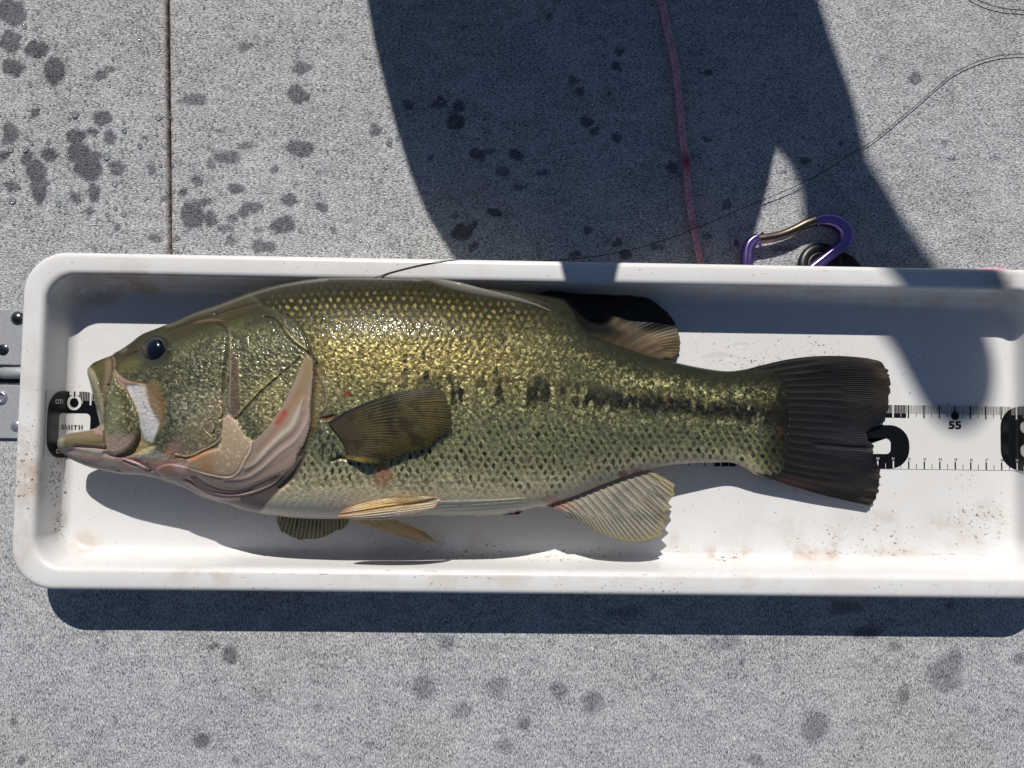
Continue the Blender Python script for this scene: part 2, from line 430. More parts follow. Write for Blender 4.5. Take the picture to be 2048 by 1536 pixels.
# under side: a floor just below, so the tray is a closed shell
V = R.transpose(1, 0, 2).reshape(-1, 3)
V[:, 1] += 0.0031 * V[:, 0] / 0.6 * np.clip((V[:, 1] + 0.03) / 0.1, 0, 1)      # far side runs very slightly out of square
F = gridfaces(npnt, nr, wrap=True)
# close the foot
foot = np.arange(npnt) * nr
def paint(px, py, lst):
    out = np.zeros(px.shape)
    for (cx, cy, rx, ry, st) in lst:
        q = np.sqrt(((px - cx) / rx) ** 2 + ((py - cy) / ry) ** 2)
        out = np.maximum(out, st * (1 - sst(0.35, 1.25, q)))
    return out
px, py = proj(V)
film = paint(px, py, [(55,930,45,110,.9),(58,700,22,120,.35),(220,524,120,12,.4),(300,577,60,14,.9),(700,525,500,10,.3),(1350,1158,500,14,.35),(700,1160,240,14,.5),(120,960,22,60,.9),(120,1045,18,40,.9),(170,1085,50,30,.55),(260,560,120,22,1),(190,590,60,26,1),(250,552,150,10,1),(240,580,26,12,1),(60,760,30,90,.35),(40,1080,30,70,.6),
    (1600,1105,300,22,.85),(1450,1108,60,18,.9),(1770,1040,40,26,.5),(1900,1055,70,50,.45),(1975,1050,45,60,.5),(2000,560,50,26,.9),(1990,600,60,30,.7),(450,1155,60,20,.6),(380,1152,50,22,.5),
    (1000,1160,300,20,.45),(1560,580,200,14,.7),(1800,600,250,22,.5),(1350,1085,20,24,.8),(1700,1090,60,20,.6),(700,1100,300,18,.35),(1850,880,80,60,.25),(1650,1060,260,70,.25),(900,1085,180,24,.5)])
grain = paint(px, py, [(112,960,24,70,1.0),(120,1050,18,40,.8),(50,960,30,90,.75),(1985,562,34,14,.75),(2010,600,40,26,.6),(1500,725,120,26,.62),(1620,700,120,40,.5),(1500,700,200,30,.3),(900,1100,200,30,.6),(560,1000,300,90,.25),
    (1150,1110,160,22,.6),(1960,1040,80,60,.62),(1930,900,90,140,.4),(1700,1080,200,60,.45),(700,1178,420,9,.3),(1250,1182,200,9,.5),(1650,1186,400,8,.25),(220,570,120,30,.45),(1800,800,120,140,.3),(1450,1112,40,14,.85),(60,870,30,60,.5)])
scuff = paint(px, py, [(900,1150,700,26,.55),(1500,1150,500,20,.5),(1800,1165,260,30,.55),(250,565,150,26,.75),(1500,580,400,22,.6),(1950,560,90,40,.7),(1980,1060,60,60,.6),(1300,1098,160,16,.6),(600,1155,300,14,.6),(420,1155,80,20,.6),(1880,1110,160,30,.6),(1500,545,500,14,.35)])
scuff = np.maximum(scuff, 0.12); film = np.maximum(film, 0.10); grain = np.maximum(grain, 0.10)
colr = np.stack([film, grain, scuff, np.ones_like(film)], -1)
n0 = len(V); ctr = V[foot].copy()
tray = link('tray', mesh('tray', V, F, col=colr), tray_material())
tag(tray, 'long shallow white plastic tray with rolled rim holding the fish', 'tray')
b = bmesh.new(); b.from_mesh(tray.data); b.verts.ensure_lookup_table()
b.faces.new([b.verts[int(k)] for k in foot[::-1]])
last = [b.verts[int(k)] for k in (np.arange(npnt) * nr + nr - 1)]
b.faces.new(last)
bmesh.ops.remove_doubles(b, verts=last, dist=1e-6)
bmesh.ops.recalc_face_normals(b, faces=b.faces)
b.to_mesh(tray.data); b.free()

# ------------------------------------------------------------------ measuring scale stuck to the tray floor, running up both end walls
def wall_curve(ins_list, sign):
    """inner wall as (along, height) from the flat floor upward"""
    pts = [(p[0], p[1]) for p in prof[inner0 - 1:]][::-1]
    base = TX0 if sign < 0 else TX1
    xs = [base - sign * (p[0] + (0.6 * EXTRA * min(max((p[0] - 0.0112) / 0.0045, 0), 1) if sign < 0 else 0)) for p in pts]; zs = [p[1] for p in pts]
    q_ = spline(np.array([xs, zs]).T, 240); xs, zs = q_[:, 0], q_[:, 1]
    L = np.r_[0, np.cumsum(np.hypot(np.diff(xs), np.diff(zs)))]
    return np.array(xs), np.array(zs), L
WL = wall_curve(prof, -1); WR = wall_curve(prof, 1)
def bend(P, off):
    P = np.asarray(P, float); X = P[:, 0].copy(); Z = np.full(len(P), ZF); nx = np.zeros(len(P)); nz = np.ones(len(P))
    for (xs, zs, L), sg in ((WL, -1), (WR, 1)):
        s_ = (P[:, 0] - xs[0]) * sg; m = s_ > 0
        X[m] = np.interp(s_[m], L, xs); Z[m] = np.interp(s_[m], L, zs)
        e = 0.0006
        tx = np.interp(s_[m] + e, L, xs) - np.interp(s_[m] - e, L, xs); tz = np.interp(s_[m] + e, L, zs) - np.interp(s_[m] - e, L, zs)
        q = np.hypot(tx, tz) + 1e-9; nx[m] = -sg * np.abs(tz / q); nz[m] = np.abs(tx / q)
    return np.stack([X + nx * off, P[:, 1], Z + nz * off], -1)

RX0 = -0.2686                                  # where 0 cm stands
def rX(cm): return RX0 + cm * 0.010013
RT, RB = -0.0095, -0.0502                      # top and bottom edge of the scale
def rslope(x): return 0.0010 * (x + 0.27) / 0.6
def rrect(x0, y0, x1, y1, r, rr=None):
    rr = rr or (r, r, r, r); out = []
    for (cx, cy, a0, q) in ((x1 - rr[0], y0 + rr[0], -90, rr[0]), (x1 - rr[1], y1 - rr[1], 0, rr[1]), (x0 + rr[2], y1 - rr[2], 90, rr[2]), (x0 + rr[3], y0 + rr[3], 180, rr[3])):
        for k in range(9):
            a = math.radians(a0 + k * 90 / 8); out.append((cx + q * math.cos(a), cy + q * math.sin(a)))
    return out
def circ(cx, cy, r): return [(cx + r * math.cos(a), cy + r * math.sin(a)) for a in np.linspace(0, 2 * math.pi, 25)[:-1]]

def flat_mesh(name, polys=(), texts=(), off=0.0003, shift=(0, 0), mat=None, parent=None):
    """outlines (with holes by even-odd fill) and texts -> one flat printed mesh laid on the tray"""
    b = bmesh.new()
    objs = []
    if polys:
        cu = bpy.data.curves.new('c', 'CURVE'); cu.dimensions = '2D'; cu.fill_mode = 'BOTH'
        for p in polys:
            sp = cu.splines.new('POLY'); sp.points.add(len(p) - 1); sp.use_cyclic_u = True
            for k, q in enumerate(p): sp.points[k].co = (q[0] * 100, q[1] * 100, 0, 1)
        objs.append((bpy.data.objects.new('c', cu), 0.01))
    for (t, x, y, size, sx_, bold) in texts:
        cu = bpy.data.curves.new('t', 'FONT'); cu.body = t; cu.size = size * 100; cu.align_x = 'CENTER'; cu.align_y = 'CENTER'; cu.offset = bold
        o = bpy.data.objects.new('t', cu); o.matrix_world = Matrix.Translation((x * 100, y * 100, 0)) @ Matrix.Diagonal((sx_, 1, 1, 1)); objs.append((o, 0.01))
    for o, k in objs:
        COL.objects.link(o); bpy.context.view_layer.update()
        dg = bpy.context.evaluated_depsgraph_get(); me = bpy.data.meshes.new_from_object(o.evaluated_get(dg))
        me.transform(Matrix.Scale(k, 4) @ o.matrix_world); b.from_mesh(me)
        bpy.data.objects.remove(o); bpy.data.meshes.remove(me)
    for x in np.r_[np.arange(-0.30, -0.262, 0.0004), np.arange(0.308, 0.35, 0.0008)]:
        bmesh.ops.bisect_plane(b, geom=b.verts[:] + b.edges[:] + b.faces[:], plane_co=(x, 0, 0), plane_no=(1, 0, 0))
    P = np.array([v.co[:] for v in b.verts]); P[:, 1] += rslope(P[:, 0]) 
    Q = bend(P, off)
    for v, q in zip(b.verts, Q): v.co = q
    for f in b.faces:
        f.normal_update()
        if f.normal.z < -0.2 or (abs(f.normal.z) <= 0.2 and f.normal.x * f.calc_center_median().x > 0): f.normal_flip()
    me = bpy.data.meshes.new(name); b.to_mesh(me); b.free()
    return link(name, me, mat, parent)

white_vinyl = simple('white_vinyl', (222, 221, 218), 0.3, var=0.03, scale=60)
ink = simple('black_ink', (14, 15, 18), 0.28, var=0.3, scale=150, Specular_IOR_Level=0.5)
grey_edge = simple('grimy_edge', (96, 84, 72), 0.7, var=0.5, scale=300)
ruler = flat_mesh('measuring_scale', [[(rX(-2.25), RB), (0.345, RB), (0.345, RT), (rX(-2.25), RT)]], off=0.00035, mat=white_vinyl, parent=tray)
digits = {}
digits[0] = [rrect(rX(-2.1), RB + .0003, rX(1.80), RT, 0.0125)]
D0_hole = rrect(rX(-1.05), RB + 0.0095, rX(1.02), -0.0228, 0.003)
D5 = 50
def dig5():
    x0, x1 = rX(47.7), rX(52.05)
    top = [(x0, RT - 0.0003), (rX(51.85), RT - 0.0003), (rX(51.85), -0.0178), (rX(48.9), -0.0178), (rX(48.9), -0.0226)]
    bowl = [p for p in rrect(x0, RB + .0002, x1, -0.0226, 0.0125, (0.0125, 0.0125, 0.0001, 0.009))]
    hole = rrect(rX(47.0), RB + 0.0093, rX(50.85), -0.0310, 0.0032)
    return top, bowl, hole
top5, bowl5, hole5 = dig5()
polys_black = []
d0 = digits[0] + [D0_hole]
ring0 = circ(rX(0), -0.0155, 0.0050)
flat_mesh('printed_digit', d0, off=0.00055, mat=ink, parent=ruler)
flat_mesh('printed_digit', [[(rX(47.7), RT - .0003), (rX(51.85), RT - .0003), (rX(51.85), -0.0178), (rX(48.9), -0.0178), (rX(48.9), -0.0230), (rX(47.7), -0.0230)],
    rrect(rX(47.7), RB + .0002, rX(52.05), -0.0226, 0.0125, (0.0125, 0.0125, 0.0002, 0.009)), hole5], off=0.00055, mat=ink, parent=ruler)
flat_mesh('printed_digit', [rrect(rX(57.95), RB + .0001, rX(62.2), RT - .0001, 0.0130), rrect(rX(59.25), RB + 0.0090, rX(61.0), -0.0335, 0.0030), rrect(rX(59.25), -0.0262, rX(62.4), -0.0190, 0.0030)], off=0.00055, mat=ink, parent=ruler)
flat_mesh('printed_digit', [[(rX(39.6), RB + .0001), (rX(41.05), RB + .0001), (rX(41.05), RT), (rX(39.6), RT)], [(rX(38.0), -0.043), (rX(41.9), -0.043), (rX(41.9), -0.034), (rX(38.0), -0.034)]], off=0.00055, mat=ink, parent=ruler)
for k in (1, 2, 3):
    cx = rX(k * 10)
    flat_mesh('printed_digit', [rrect(cx - .021, RB + .0002, cx + .021, RT - .0002, .012), rrect(cx - .010, RB + .010, cx + .010, RT - .012, .003)] if k > 1 else [[(cx - .006, RB), (cx + .006, RB), (cx + .006, RT), (cx - .006, RT)]], off=0.00055, mat=ink, parent=ruler)
def on_black_top(x):
    for a, b_ in ((rX(-1.9), rX(1.7)), (rX(47.7), rX(51.86)), (rX(58.6), rX(62)), (rX(39.6), rX(41.05))):
        if a < x < b_: return True
    return False
def on_black_bot(x):
    for a, b_ in ((rX(-1.7), rX(1.5)), (rX(48), rX(51.3)), (rX(58.65), rX(62)), (rX(39.6), rX(41.05))):
        if a < x < b_: return True
    return False
tb, tw = [], []
def box(x, y0, y1, wd): return [(x - wd / 2, y0), (x + wd / 2, y0), (x + wd / 2, y1), (x - wd / 2, y1)]
for mm in range(3, 622):
    x = rX(mm / 10)
    if 22 < mm < 360: 
        continue
    big, halfm = mm % 10 == 0, mm % 5 == 0
    ln, wd = (0.0083, 0.0008) if big else ((0.0076, 0.00032) if halfm else (0.0056, 0.00026))
    (tw if on_black_top(x) else tb).append(box(x, RT - ln, RT - 0.0002, wd * (1.2 if big and on_black_top(x) else .75 if on_black_top(x) else 1)))
    if halfm:
        (tw if on_black_bot(x) else tb).append(box(x, RB + 0.0003, RB + (0.0050 if big else 0.0034), 0.0008 if big else 0.00030))
flat_mesh('printed_dot', [circ(rX(55), -0.0160, 0.0026)], off=0.0008, mat=ink, parent=ruler)
num_w = [(str(k), rX(k), RB + 0.0064, 0.0021, 1.0, 0.0) for k in (50, 51, 59, 60)] + [('cm', rX(-1.15), -0.0155, 0.0058, 1.05, 0.006), ('cm', rX(-0.9), RB + 0.0050, 0.0058, 1.05, 0.006)]
num_b = [(str(k), rX(k) + 0.0004, RB + 0.0064, 0.0021, 1.0, 0.0) for k in list(range(42, 50)) + list(range(52, 59))] + [('55', rX(55), -0.0222, 0.0066, 1.32, 0.022)]
def bars(name, L_, off, mat):
    V_ = []; F_ = []
    for p in L_:
        P3 = np.array([(q[0], q[1] + rslope(q[0]), 0) for q in p]); F_.append([len(V_) + k for k in range(4)]); V_ += bend(P3, off).tolist()
    o = link(name, mesh(name, np.array(V_), F_, smooth=False), mat, ruler); o['kind'] = 'stuff'
bars('printed_ticks', tb, 0.0006, ink); bars('printed_ticks', tw, 0.00075, white_vinyl)
flat_mesh('printed_scale_black', [], num_b, off=0.0006, mat=ink, parent=ruler)['kind'] = 'stuff'
flat_mesh('printed_scale_white', [[(rX(-0.32), -0.0119), (rX(0.32), -0.0119), (rX(0.32), RT), (rX(-0.32), RT)]], num_w, off=0.00075, mat=white_vinyl, parent=ruler)['kind'] = 'stuff'
flat_mesh('printed_ring', [circ(rX(0), -0.0164, 0.0046)], off=0.00078, mat=white_vinyl, parent=ruler)
flat_mesh('printed_dot', [circ(rX(0), -0.0164, 0.0029)], off=0.0010, mat=ink, parent=ruler)
flat_mesh('printed_zero_mark', [box(rX(0), -0.0130, RT, 0.0010)], off=0.00095, mat=ink, parent=ruler)
# the maker's word in small serif capitals, drawn as strokes
def word():
    H_, y0 = 0.0026, -0.0327; P = []
    def r(x, y, w_, h_): P.append([(x, y0 + y), (x + w_, y0 + y), (x + w_, y0 + y + h_), (x, y0 + y + h_)])
    def q(x0, ya, x1, yb, w_): P.append([(x0, y0 + ya), (x0 + w_, y0 + ya), (x1 + w_, y0 + yb), (x1, y0 + yb)])
    x = rX(-0.80); T, S, sf = 0.00050, 0.00022, 0.0002
    # S
    r(x, 0, .0019, .0003); r(x, H_ - .0003, .0019, .0003); r(x + .0002, H_ / 2, .0005, H_ / 2 - .0003); r(x + .0013, .0003, .0005, H_ / 2); q(x + .0013, H_ / 2 - .0001, x + .0002, H_ / 2 + .0005, .0005); r(x, 0, .0003, .0008); r(x + .0016, H_ - .0008, .0003, .0008); x += .0025
    # M
    r(x + .0003, 0, S, H_); q(x + .0014, 0, x + .0004, H_, T); q(x + .0016, 0, x + .0026, H_, S); r(x + .0027, 0, T, H_)
    for xx in (x, x + .0024): r(xx, -.0001, .0009, sf)
    r(x, H_ - .0001, .0007, sf); r(x + .0026, H_ - .0001, .0009, sf); x += .0040
    # I
    r(x + .0003, 0, T, H_); r(x, -.0001, .0011, sf); r(x, H_ - .0001, .0011, sf); x += .0017
    # T
    r(x + .0009, 0, T, H_); r(x, H_ - .0003, .0023, .0003); r(x, H_ - .0009, .0002, .0009); r(x + .0021, H_ - .0009, .0002, .0009); r(x + .0006, -.0001, .0011, sf); x += .0030
    # H
    r(x + .0003, 0, T, H_); r(x + .0020, 0, T, H_); r(x + .0005, H_ / 2 - .0001, .0017, .0002)
    for xx in (x, x + .0017): r(xx, -.0001, .0011, sf); r(xx, H_ - .0001, .0011, sf)
    return P
wordP = word()
me_parts = flat_mesh('printed_word', [], [], off=0.00044, mat=None) if False else None
b = bmesh.new()
for p in wordP:
    try:
        P3 = np.array([(q[0], q[1] + rslope(q[0]), 0) for q in p]); Q3 = bend(P3, 0.00070 + 0.00001 * (len(b.faces) % 5))
        b.faces.new([b.verts.new(v) for v in Q3])
    except ValueError: pass
me = bpy.data.meshes.new('printed_word'); b.to_mesh(me); b.free()
link('printed_word', me, ink, ruler)
# ------------------------------------------------------------------ the fish
fish = empty('largemouth_bass', (0.0, -0.02, ZF)); tag(fish, 'olive green largemouth bass lying on its side in the white tray', 'fish')
def kid(name, me, mat, **kw):
    o = link(name, me, mat, fish); o.matrix_parent_inverse = Matrix.Translation((0.0, 0.02, -ZF)); return tag(o, **kw)

OUT = [(199.6,849.5),(193.7,823),(188,798),(182,775),(174.7,748),(174,741),(177.6,734),(188,725),(209,716),(224,710),(231,704),(241,699),(261,685.4),(283,669),(305,660),(334,649),(356,640),(400,621),(444,605),(488,588),(524.5,576),(561,568),(590,563),(620,558),(650,556),(700,555.5),(760,556),(800,557),(840,558),(870,561),(900,566),(933,572),(992,579),(1036,584),(1080,592),(1124,602),(1143,620),(1160,648),(1175,664),(1200,676),(1251,695),(1296,710),(1340,722),(1400,735),(1450,742),(1480,740),(1502,736),(1530,730),(1570,742),(1592,765),(1600,830),(1594,895),(1577,940),(1548,960),(1525,956),(1509,949),(1487,934),(1464,925.5),(1430.6,925),(1363,928),(1307,936),(1294,941),(1260,950),(1200,972),(1150,993),(1093,1013),(1072,1014),(1047.5,1021),(1036,1029),(1006,1030),(933,1032),(860,1031),(760,1036),(700,1037),(651,1038),(593,1036),(544,1030),(505,1024.5),(476,1016.7),(456,1009),(425,1002),(400,992),(363.7,975),(320,960),(305,956),(281.6,950.4),(239,948),(202.5,940),(183.5,935.7),(163,928),(144,919.6),(122,903.5),(114.6,893),(114,884.5),(119,874),(144,865.4),(166,862),(182,859),(196,853.5)]
TOPL = [(80,815),(130,770),(175,742),(226,707),(300,661),(345,645),(400,620),(450,601),(500,584),(560,568),(600,562),(650,556),(700,555),(800,556),(870,560),(933,570),(992,578),(1036,584),(1080,594),(1124,610),(1160,642),(1200,671),(1251,693),(1296,708),(1340,720),(1400,733),(1450,740),(1500,738),(1560,728),(1640,720)]
BOTL = [(80,880),(115,898),(144,920),(202,941),(240,949),(300,957),(363,976),(400,991),(456,1010),(505,1025),(560,1033),(651,1038),(760,1036),(860,1032),(992,1030),(1047,1022),(1093,1013),(1150,994),(1200,973),(1260,951),(1307,938),(1363,930),(1430,926),(1464,927),(1509,948),(1560,966),(1640,985)]
TH = [(100,.85),(175,1.25),(230,1.75),(300,2.3),(400,2.85),(500,3.1),(650,3.3),(800,3.3),(950,3.1),(1100,2.7),(1250,2.15),(1400,1.5),(1480,1.1),(1540,.55),(1570,.28),(1600,.12),(1640,.1)]
ZM = [(100,2.75),(300,2.85),(500,3.05),(650,3.2),(800,3.2),(950,3.0),(1100,2.65),(1250,2.15),(1400,1.6),(1500,1.15),(1580,.75),(1700,.45),(1800,.35)]
ip = lambda T, x: np.interp(x, [p[0] for p in T], [p[1] for p in T])
def smooth1(T, lo=80, hi=1820):
    xs = np.arange(lo, hi, 4.0); v = ip(T, xs); k = np.hanning(15); k /= k.sum()
    v = np.convolve(np.pad(v, 7, mode='edge'), k, 'valid'); return list(zip(xs, v))
TOPL, BOTL, TH, ZM = map(smooth1, (TOPL, BOTL, TH, ZM))
PXM = 0.00031                                  # metres per photo pixel at the fish

ST = 1.4
gx = np.arange(100, 1612, ST); gy = np.arange(544, 1050, ST)
X, Y = np.meshgrid(gx, gy, indexing='ij')
SD = polysd(X, Y, spline(np.array(OUT + OUT[:1], float), 420)[:-1])
yt, yb = ip(TOPL, X), ip(BOTL, X)
half = (yb - yt) / 2; W = np.clip((Y - (yt + yb) / 2) / half, -1, 1); VT = (W + 1) / 2
T_ = ip(TH, X) * 0.0109; ZMID = ip(ZM, X) * 0.01 + ZF
g = np.power(1 - np.abs(W) ** 1.85, 0.58)
Re = np.interp(X, [100, 175, 240, 400], [22, 30, 46, 90])
e = np.clip(SD / Re, 0, 1); rnd = np.sqrt(np.clip(1 - (1 - e) ** 2, 0, 1))
gg = (np.maximum(g, 1e-3) ** -5 + np.maximum(rnd, 1e-3) ** -5) ** (-1 / 5)
Hs = T_ * gg                                   # smooth height above the middle plane (metres)

# ---- relief and colour painters; H is in photo pixels of height
H = np.zeros_like(X); C = np.zeros(X.shape + (3,)); Ms = np.zeros_like(X)
def win(pts, m):
    P = np.asarray(pts, float); a, b = P.min(0) - m, P.max(0) + m
    i0, i1 = np.searchsorted(gx, [a[0], b[0]]); j0, j1 = np.searchsorted(gy, [a[1], b[1]]); return slice(i0, i1), slice(j0, j1)
def mask(poly, soft=3.0, sm=True):
    P = spline(np.array(list(poly) + [poly[0]], float), max(40, len(poly) * 8))[:-1] if sm else poly
    s = win(poly, soft * 3 + 8); sd = polysd(X[s], Y[s], P); return s, sd, np.clip(sd / (2 * soft) + 0.5, 0, 1)
def put(s, m, col, k=1.0):
    m = (m * k)[..., None]; C[s] = C[s] * (1 - m) + lin(col) * m
def region(poly, col=None, k=1.0, soft=3.0, h=0.0, dome=0.0, hs=None, metal=None):
    s, sd, m = mask(poly, soft); 
    if col is not None: put(s, m, col, k)
    mh = m if hs is None else sst(-hs, hs, sd)
    H[s] += h * mh + dome * np.sqrt(np.clip(sd, 0, 30) / 30)
    if metal is not None: Ms[s] = Ms[s] * (1 - m) + metal * m
    return s, sd, m
def line(pts, w, col=None, k=1.0, h=0.0, taper=True, n=60, hw=None):
    P = spline(np.array(pts, float), n); s = win(pts, w * 4 + 8); d, t = linedist(X[s], Y[s], P)
    ww = w * (np.clip(np.sin(np.pi * np.clip(t, 0.02, 0.98)) * 1.6, 0.25, 1) if taper else 1)
    m = np.exp(-(d / ww) ** 2)
    if col is not None:
        put(s, m, col, k); Ms[s] *= 1 - m * k
    H[s] += h * np.exp(-(d / (hw or w)) ** 2)

# ---- base body colour by height on the flank
stops = [0, .06, .13, .2, .28, .36, .46, .55, .64, .72, .80, .87, .93, 1.0]
cols = [(50,47,36),(40,38,22),(44,42,24),(60,58,36),(98,94,60),(124,118,80),(124,122,88),(122,124,94),(132,136,104),(146,148,114),(172,168,132),(206,196,158),(236,218,178),(240,222,192)]
vv = VT + np.interp(X, [560, 700, 950, 1100], [.06, .06, .02, 0]) * sst(.6, .8, VT) + 0.035 * (fbm(X, Y, 60, 50) - 0.5) * 2 + np.interp(X, [600, 1000, 1350, 1500], [0, 0, -0.07, -0.10]) * sst(0.5, 0.9, VT)
L = np.array([lin(c) for c in cols])
for k in range(3): C[..., k] = np.interp(vv, stops, L[:, k])
dk = np.interp(X, [900, 1150, 1400, 1600], [1.0, .9, .82, .72]); C *= (dk + (1 - dk) * sst(.75, .95, VT))[..., None]
Ms[:] = 0.50 * sst(0.20, 0.34, VT) * (1 - sst(0.74, 0.9, VT))

# ---- scales: overlapping tiles, front ones on top
px_, rw_ = 15.8, 13.2
wob = 3.4
Xw = X + wob * (vnoise(X, Y, 26, 60) - 0.5) * 2; Yw = Y + wob * (vnoise(X, Y, 26, 61) - 0.5) * 2
ymid = (yt + yb) / 2
shr = np.interp(X, [560, 1100, 1500], [1.0, 0.98, 0.92])
U = Xw / px_; Vv = (Yw - ymid * 0.9 - 80 + (X - 1000) * 0.0) / (rw_ * shr)
best = np.full(X.shape, 1e9); A_ = np.zeros_like(X); B_ = np.zeros_like(X); ID = np.zeros_like(X)
j0 = np.floor(Vv).astype(int); i0 = np.floor(U).astype(int)
Ru, Rv = 1.02, 1.12
for dj in (-1, 0, 1, 2):
    j = j0 + dj; offs = 0.5 * (j & 1)
    for di in (-2, -1, 0, 1):
        cu = i0 + di + offs; a = (U - cu) / Ru; b_ = (Vv - j) / Rv; r2 = a * a + b_ * b_
        ok = (r2 < 1) & (cu < best)
        best = np.where(ok, cu, best); A_ = np.where(ok, a, A_); B_ = np.where(ok, b_, B_); ID = np.where(ok, j * 131 + np.floor(cu * 2) * 17, ID)
rr = np.sqrt(A_ ** 2 + B_ ** 2)
rnds = (np.sin(ID * 12.9898) * 43758.5453) % 1.0; rnds2 = (np.sin(ID * 78.233) * 12543.123) % 1.0
cov = sst(0, 1, SD / 14) 
SCM = polysd(X, Y, [(525,612),(560,625),(592,643),(610,668),(620,695),(640,730),(655,790),(668,840),(640,870),(620,890),(606,915),(590,950),(560,975),(530,1006),(515,1030),(560,1045),(1200,1060),(1590,1060),(1605,540),(480,540),(490,580)])
scm = sst(-6, 8, SCM)                          # where the skin is scaled
tail_ = sst(1530, 1580, X)
amp = 1.25 * scm * (1 - 0.6 * tail_) * np.interp(VT, [0, .1, .3, .6, .9, 1], [.35, .5, .6, 1, .8, .2])
H += amp * ((A_ + 0.2) * 0.9 + 0.25 * (rnds - 0.5)) * cov - amp * 0.30 * np.exp(-((rr - 1) / 0.09) ** 2)
# ---- scale pigment; glints on the upper scale edges are painted too
edge = sst(0.72, 0.95, rr)
spotd = np.sqrt(((A_ - 0.38) / 0.42) ** 2 + (B_ / 0.62) ** 2); spot = 1 - sst(0.55, 1.1, spotd)
spot2 = 1 - sst(0.40, 1.0, np.sqrt(((A_ - 0.46) / 0.24) ** 2 + (B_ / 0.32) ** 2) + 1.1 * (vnoise(X, Y, 3.6, 77) - .5))
n0_ = vnoise(X, Y, 4.6, 74); low = sst(.50, .66, VT + .06 * (fbm(X, Y, 30, 76) - .5) * 2) * scm
up = (1 - sst(.26, .40, VT)) * scm * (1 - .85 * sst(980, 1130, X + 400 * (VT - .1)))
fadeb = 1 - sst(.86, .965, vv)
def cmix(m, col):
    m = np.clip(m, 0, 1)[..., None]; C[:] = C * (1 - m) + lin(col) * m
cmix(low * (1 - sst(.45, 1.0, np.sqrt(((A_ - 0.42) / 0.33) ** 2 + (B_ / 0.58) ** 2) + .8 * (n0_ - .5))) * 0.88 * fadeb * (0.35 + 0.8 * rnds), (48, 55, 49))
cmix(low * edge * 0.55 * (.35 + .65 * sst(.1, -.5, B_)) * sst(.30, .62, vnoise(X, Y, 17, 79)) * (1 - .6 * sst(.9, 1, VT)) * (0.2 + 1.0 * rnds2), (200, 194, 132))
cmix(up * .40 * (1 - sst(.55, .85, rr)) * sst(0.05, .14, VT), (92, 82, 44)); cmix(up * sst(.62, .95, rr) * .55, (30, 27, 16))
cmix(up * spot2 * (0.15 + 0.50 * rnds) * sst(0.03, 0.10, VT) * (1 - .75 * sst(1000, 1180, X)), (166, 152, 92))
midb = (1 - low) * (1 - up) * scm
# ---- crinkled bright flecks and dark net
n1 = vnoise(X, Y, 3.8, 70); n2 = vnoise(X, Y, 2.8, 71); n3 = vnoise(X + 5 * n1, Y + 5 * n2, 8.5, 72); n4 = fbm(X, Y, 40, 73)
net = np.exp(-(np.abs(n3 - 0.5) / 0.07) ** 2); net2 = np.exp(-(np.abs(vnoise(X + 4 * n2, Y - 3 * n1, 5.5, 75) - 0.5) / 0.09) ** 2)
fl = sst(0.56, 0.85, n1 * 0.6 + n2 * 0.4)
body_f = (0.55 + 0.45 * midb) * (1 - sst(.84, .95, VT))
gold = np.exp(-(((X - 830) / 260) ** 2 + ((VT - .33) / .17) ** 2))
cmix(body_f * sst(.40, .72, vnoise(X, Y, 6.0, 78)) * .62, (46, 52, 46)); cmix(body_f * sst(.5, .8, n2) * .45, (50, 55, 48))
fil = np.exp(-(np.abs(vnoise(X + 6 * n1, Y + 6 * n2, 7.5, 172) - 0.5) / 0.055) ** 2); fil2 = np.exp(-(np.abs(vnoise(X - 5 * n2, Y + 5 * n1, 5.2, 175) - 0.5) / 0.07) ** 2)
fk = body_f * sst(.08, .26, VT) * (.45 + .55 * sst(.3, .7, vnoise(X, Y, 13, 176)))
cmix(fk * fil * .62, (186, 182, 128)); cmix(fk * fil2 * .50, (158, 156, 112)); cmix(fk * fl * .55, (212, 204, 150))
cmix(gold * body_f * .30, (178, 154, 84)); cmix(gold * body_f * fl * .5, (226, 204, 128)); cmix(gold * body_f * net * .5, (46, 44, 34))
cmix(sst(.84, .95, VT) * fl * 0.25 * scm, (226, 220, 196))
Ms *= 1 - .75 * np.clip(body_f * sst(.40, .72, vnoise(X, Y, 6.0, 78)), 0, 1)
H += (0.42 * (n1 - 0.5) + 0.5 * (n2 - .5) - 0.30 * net) * cov * (1 - 0.7 * sst(.88, .97, VT))
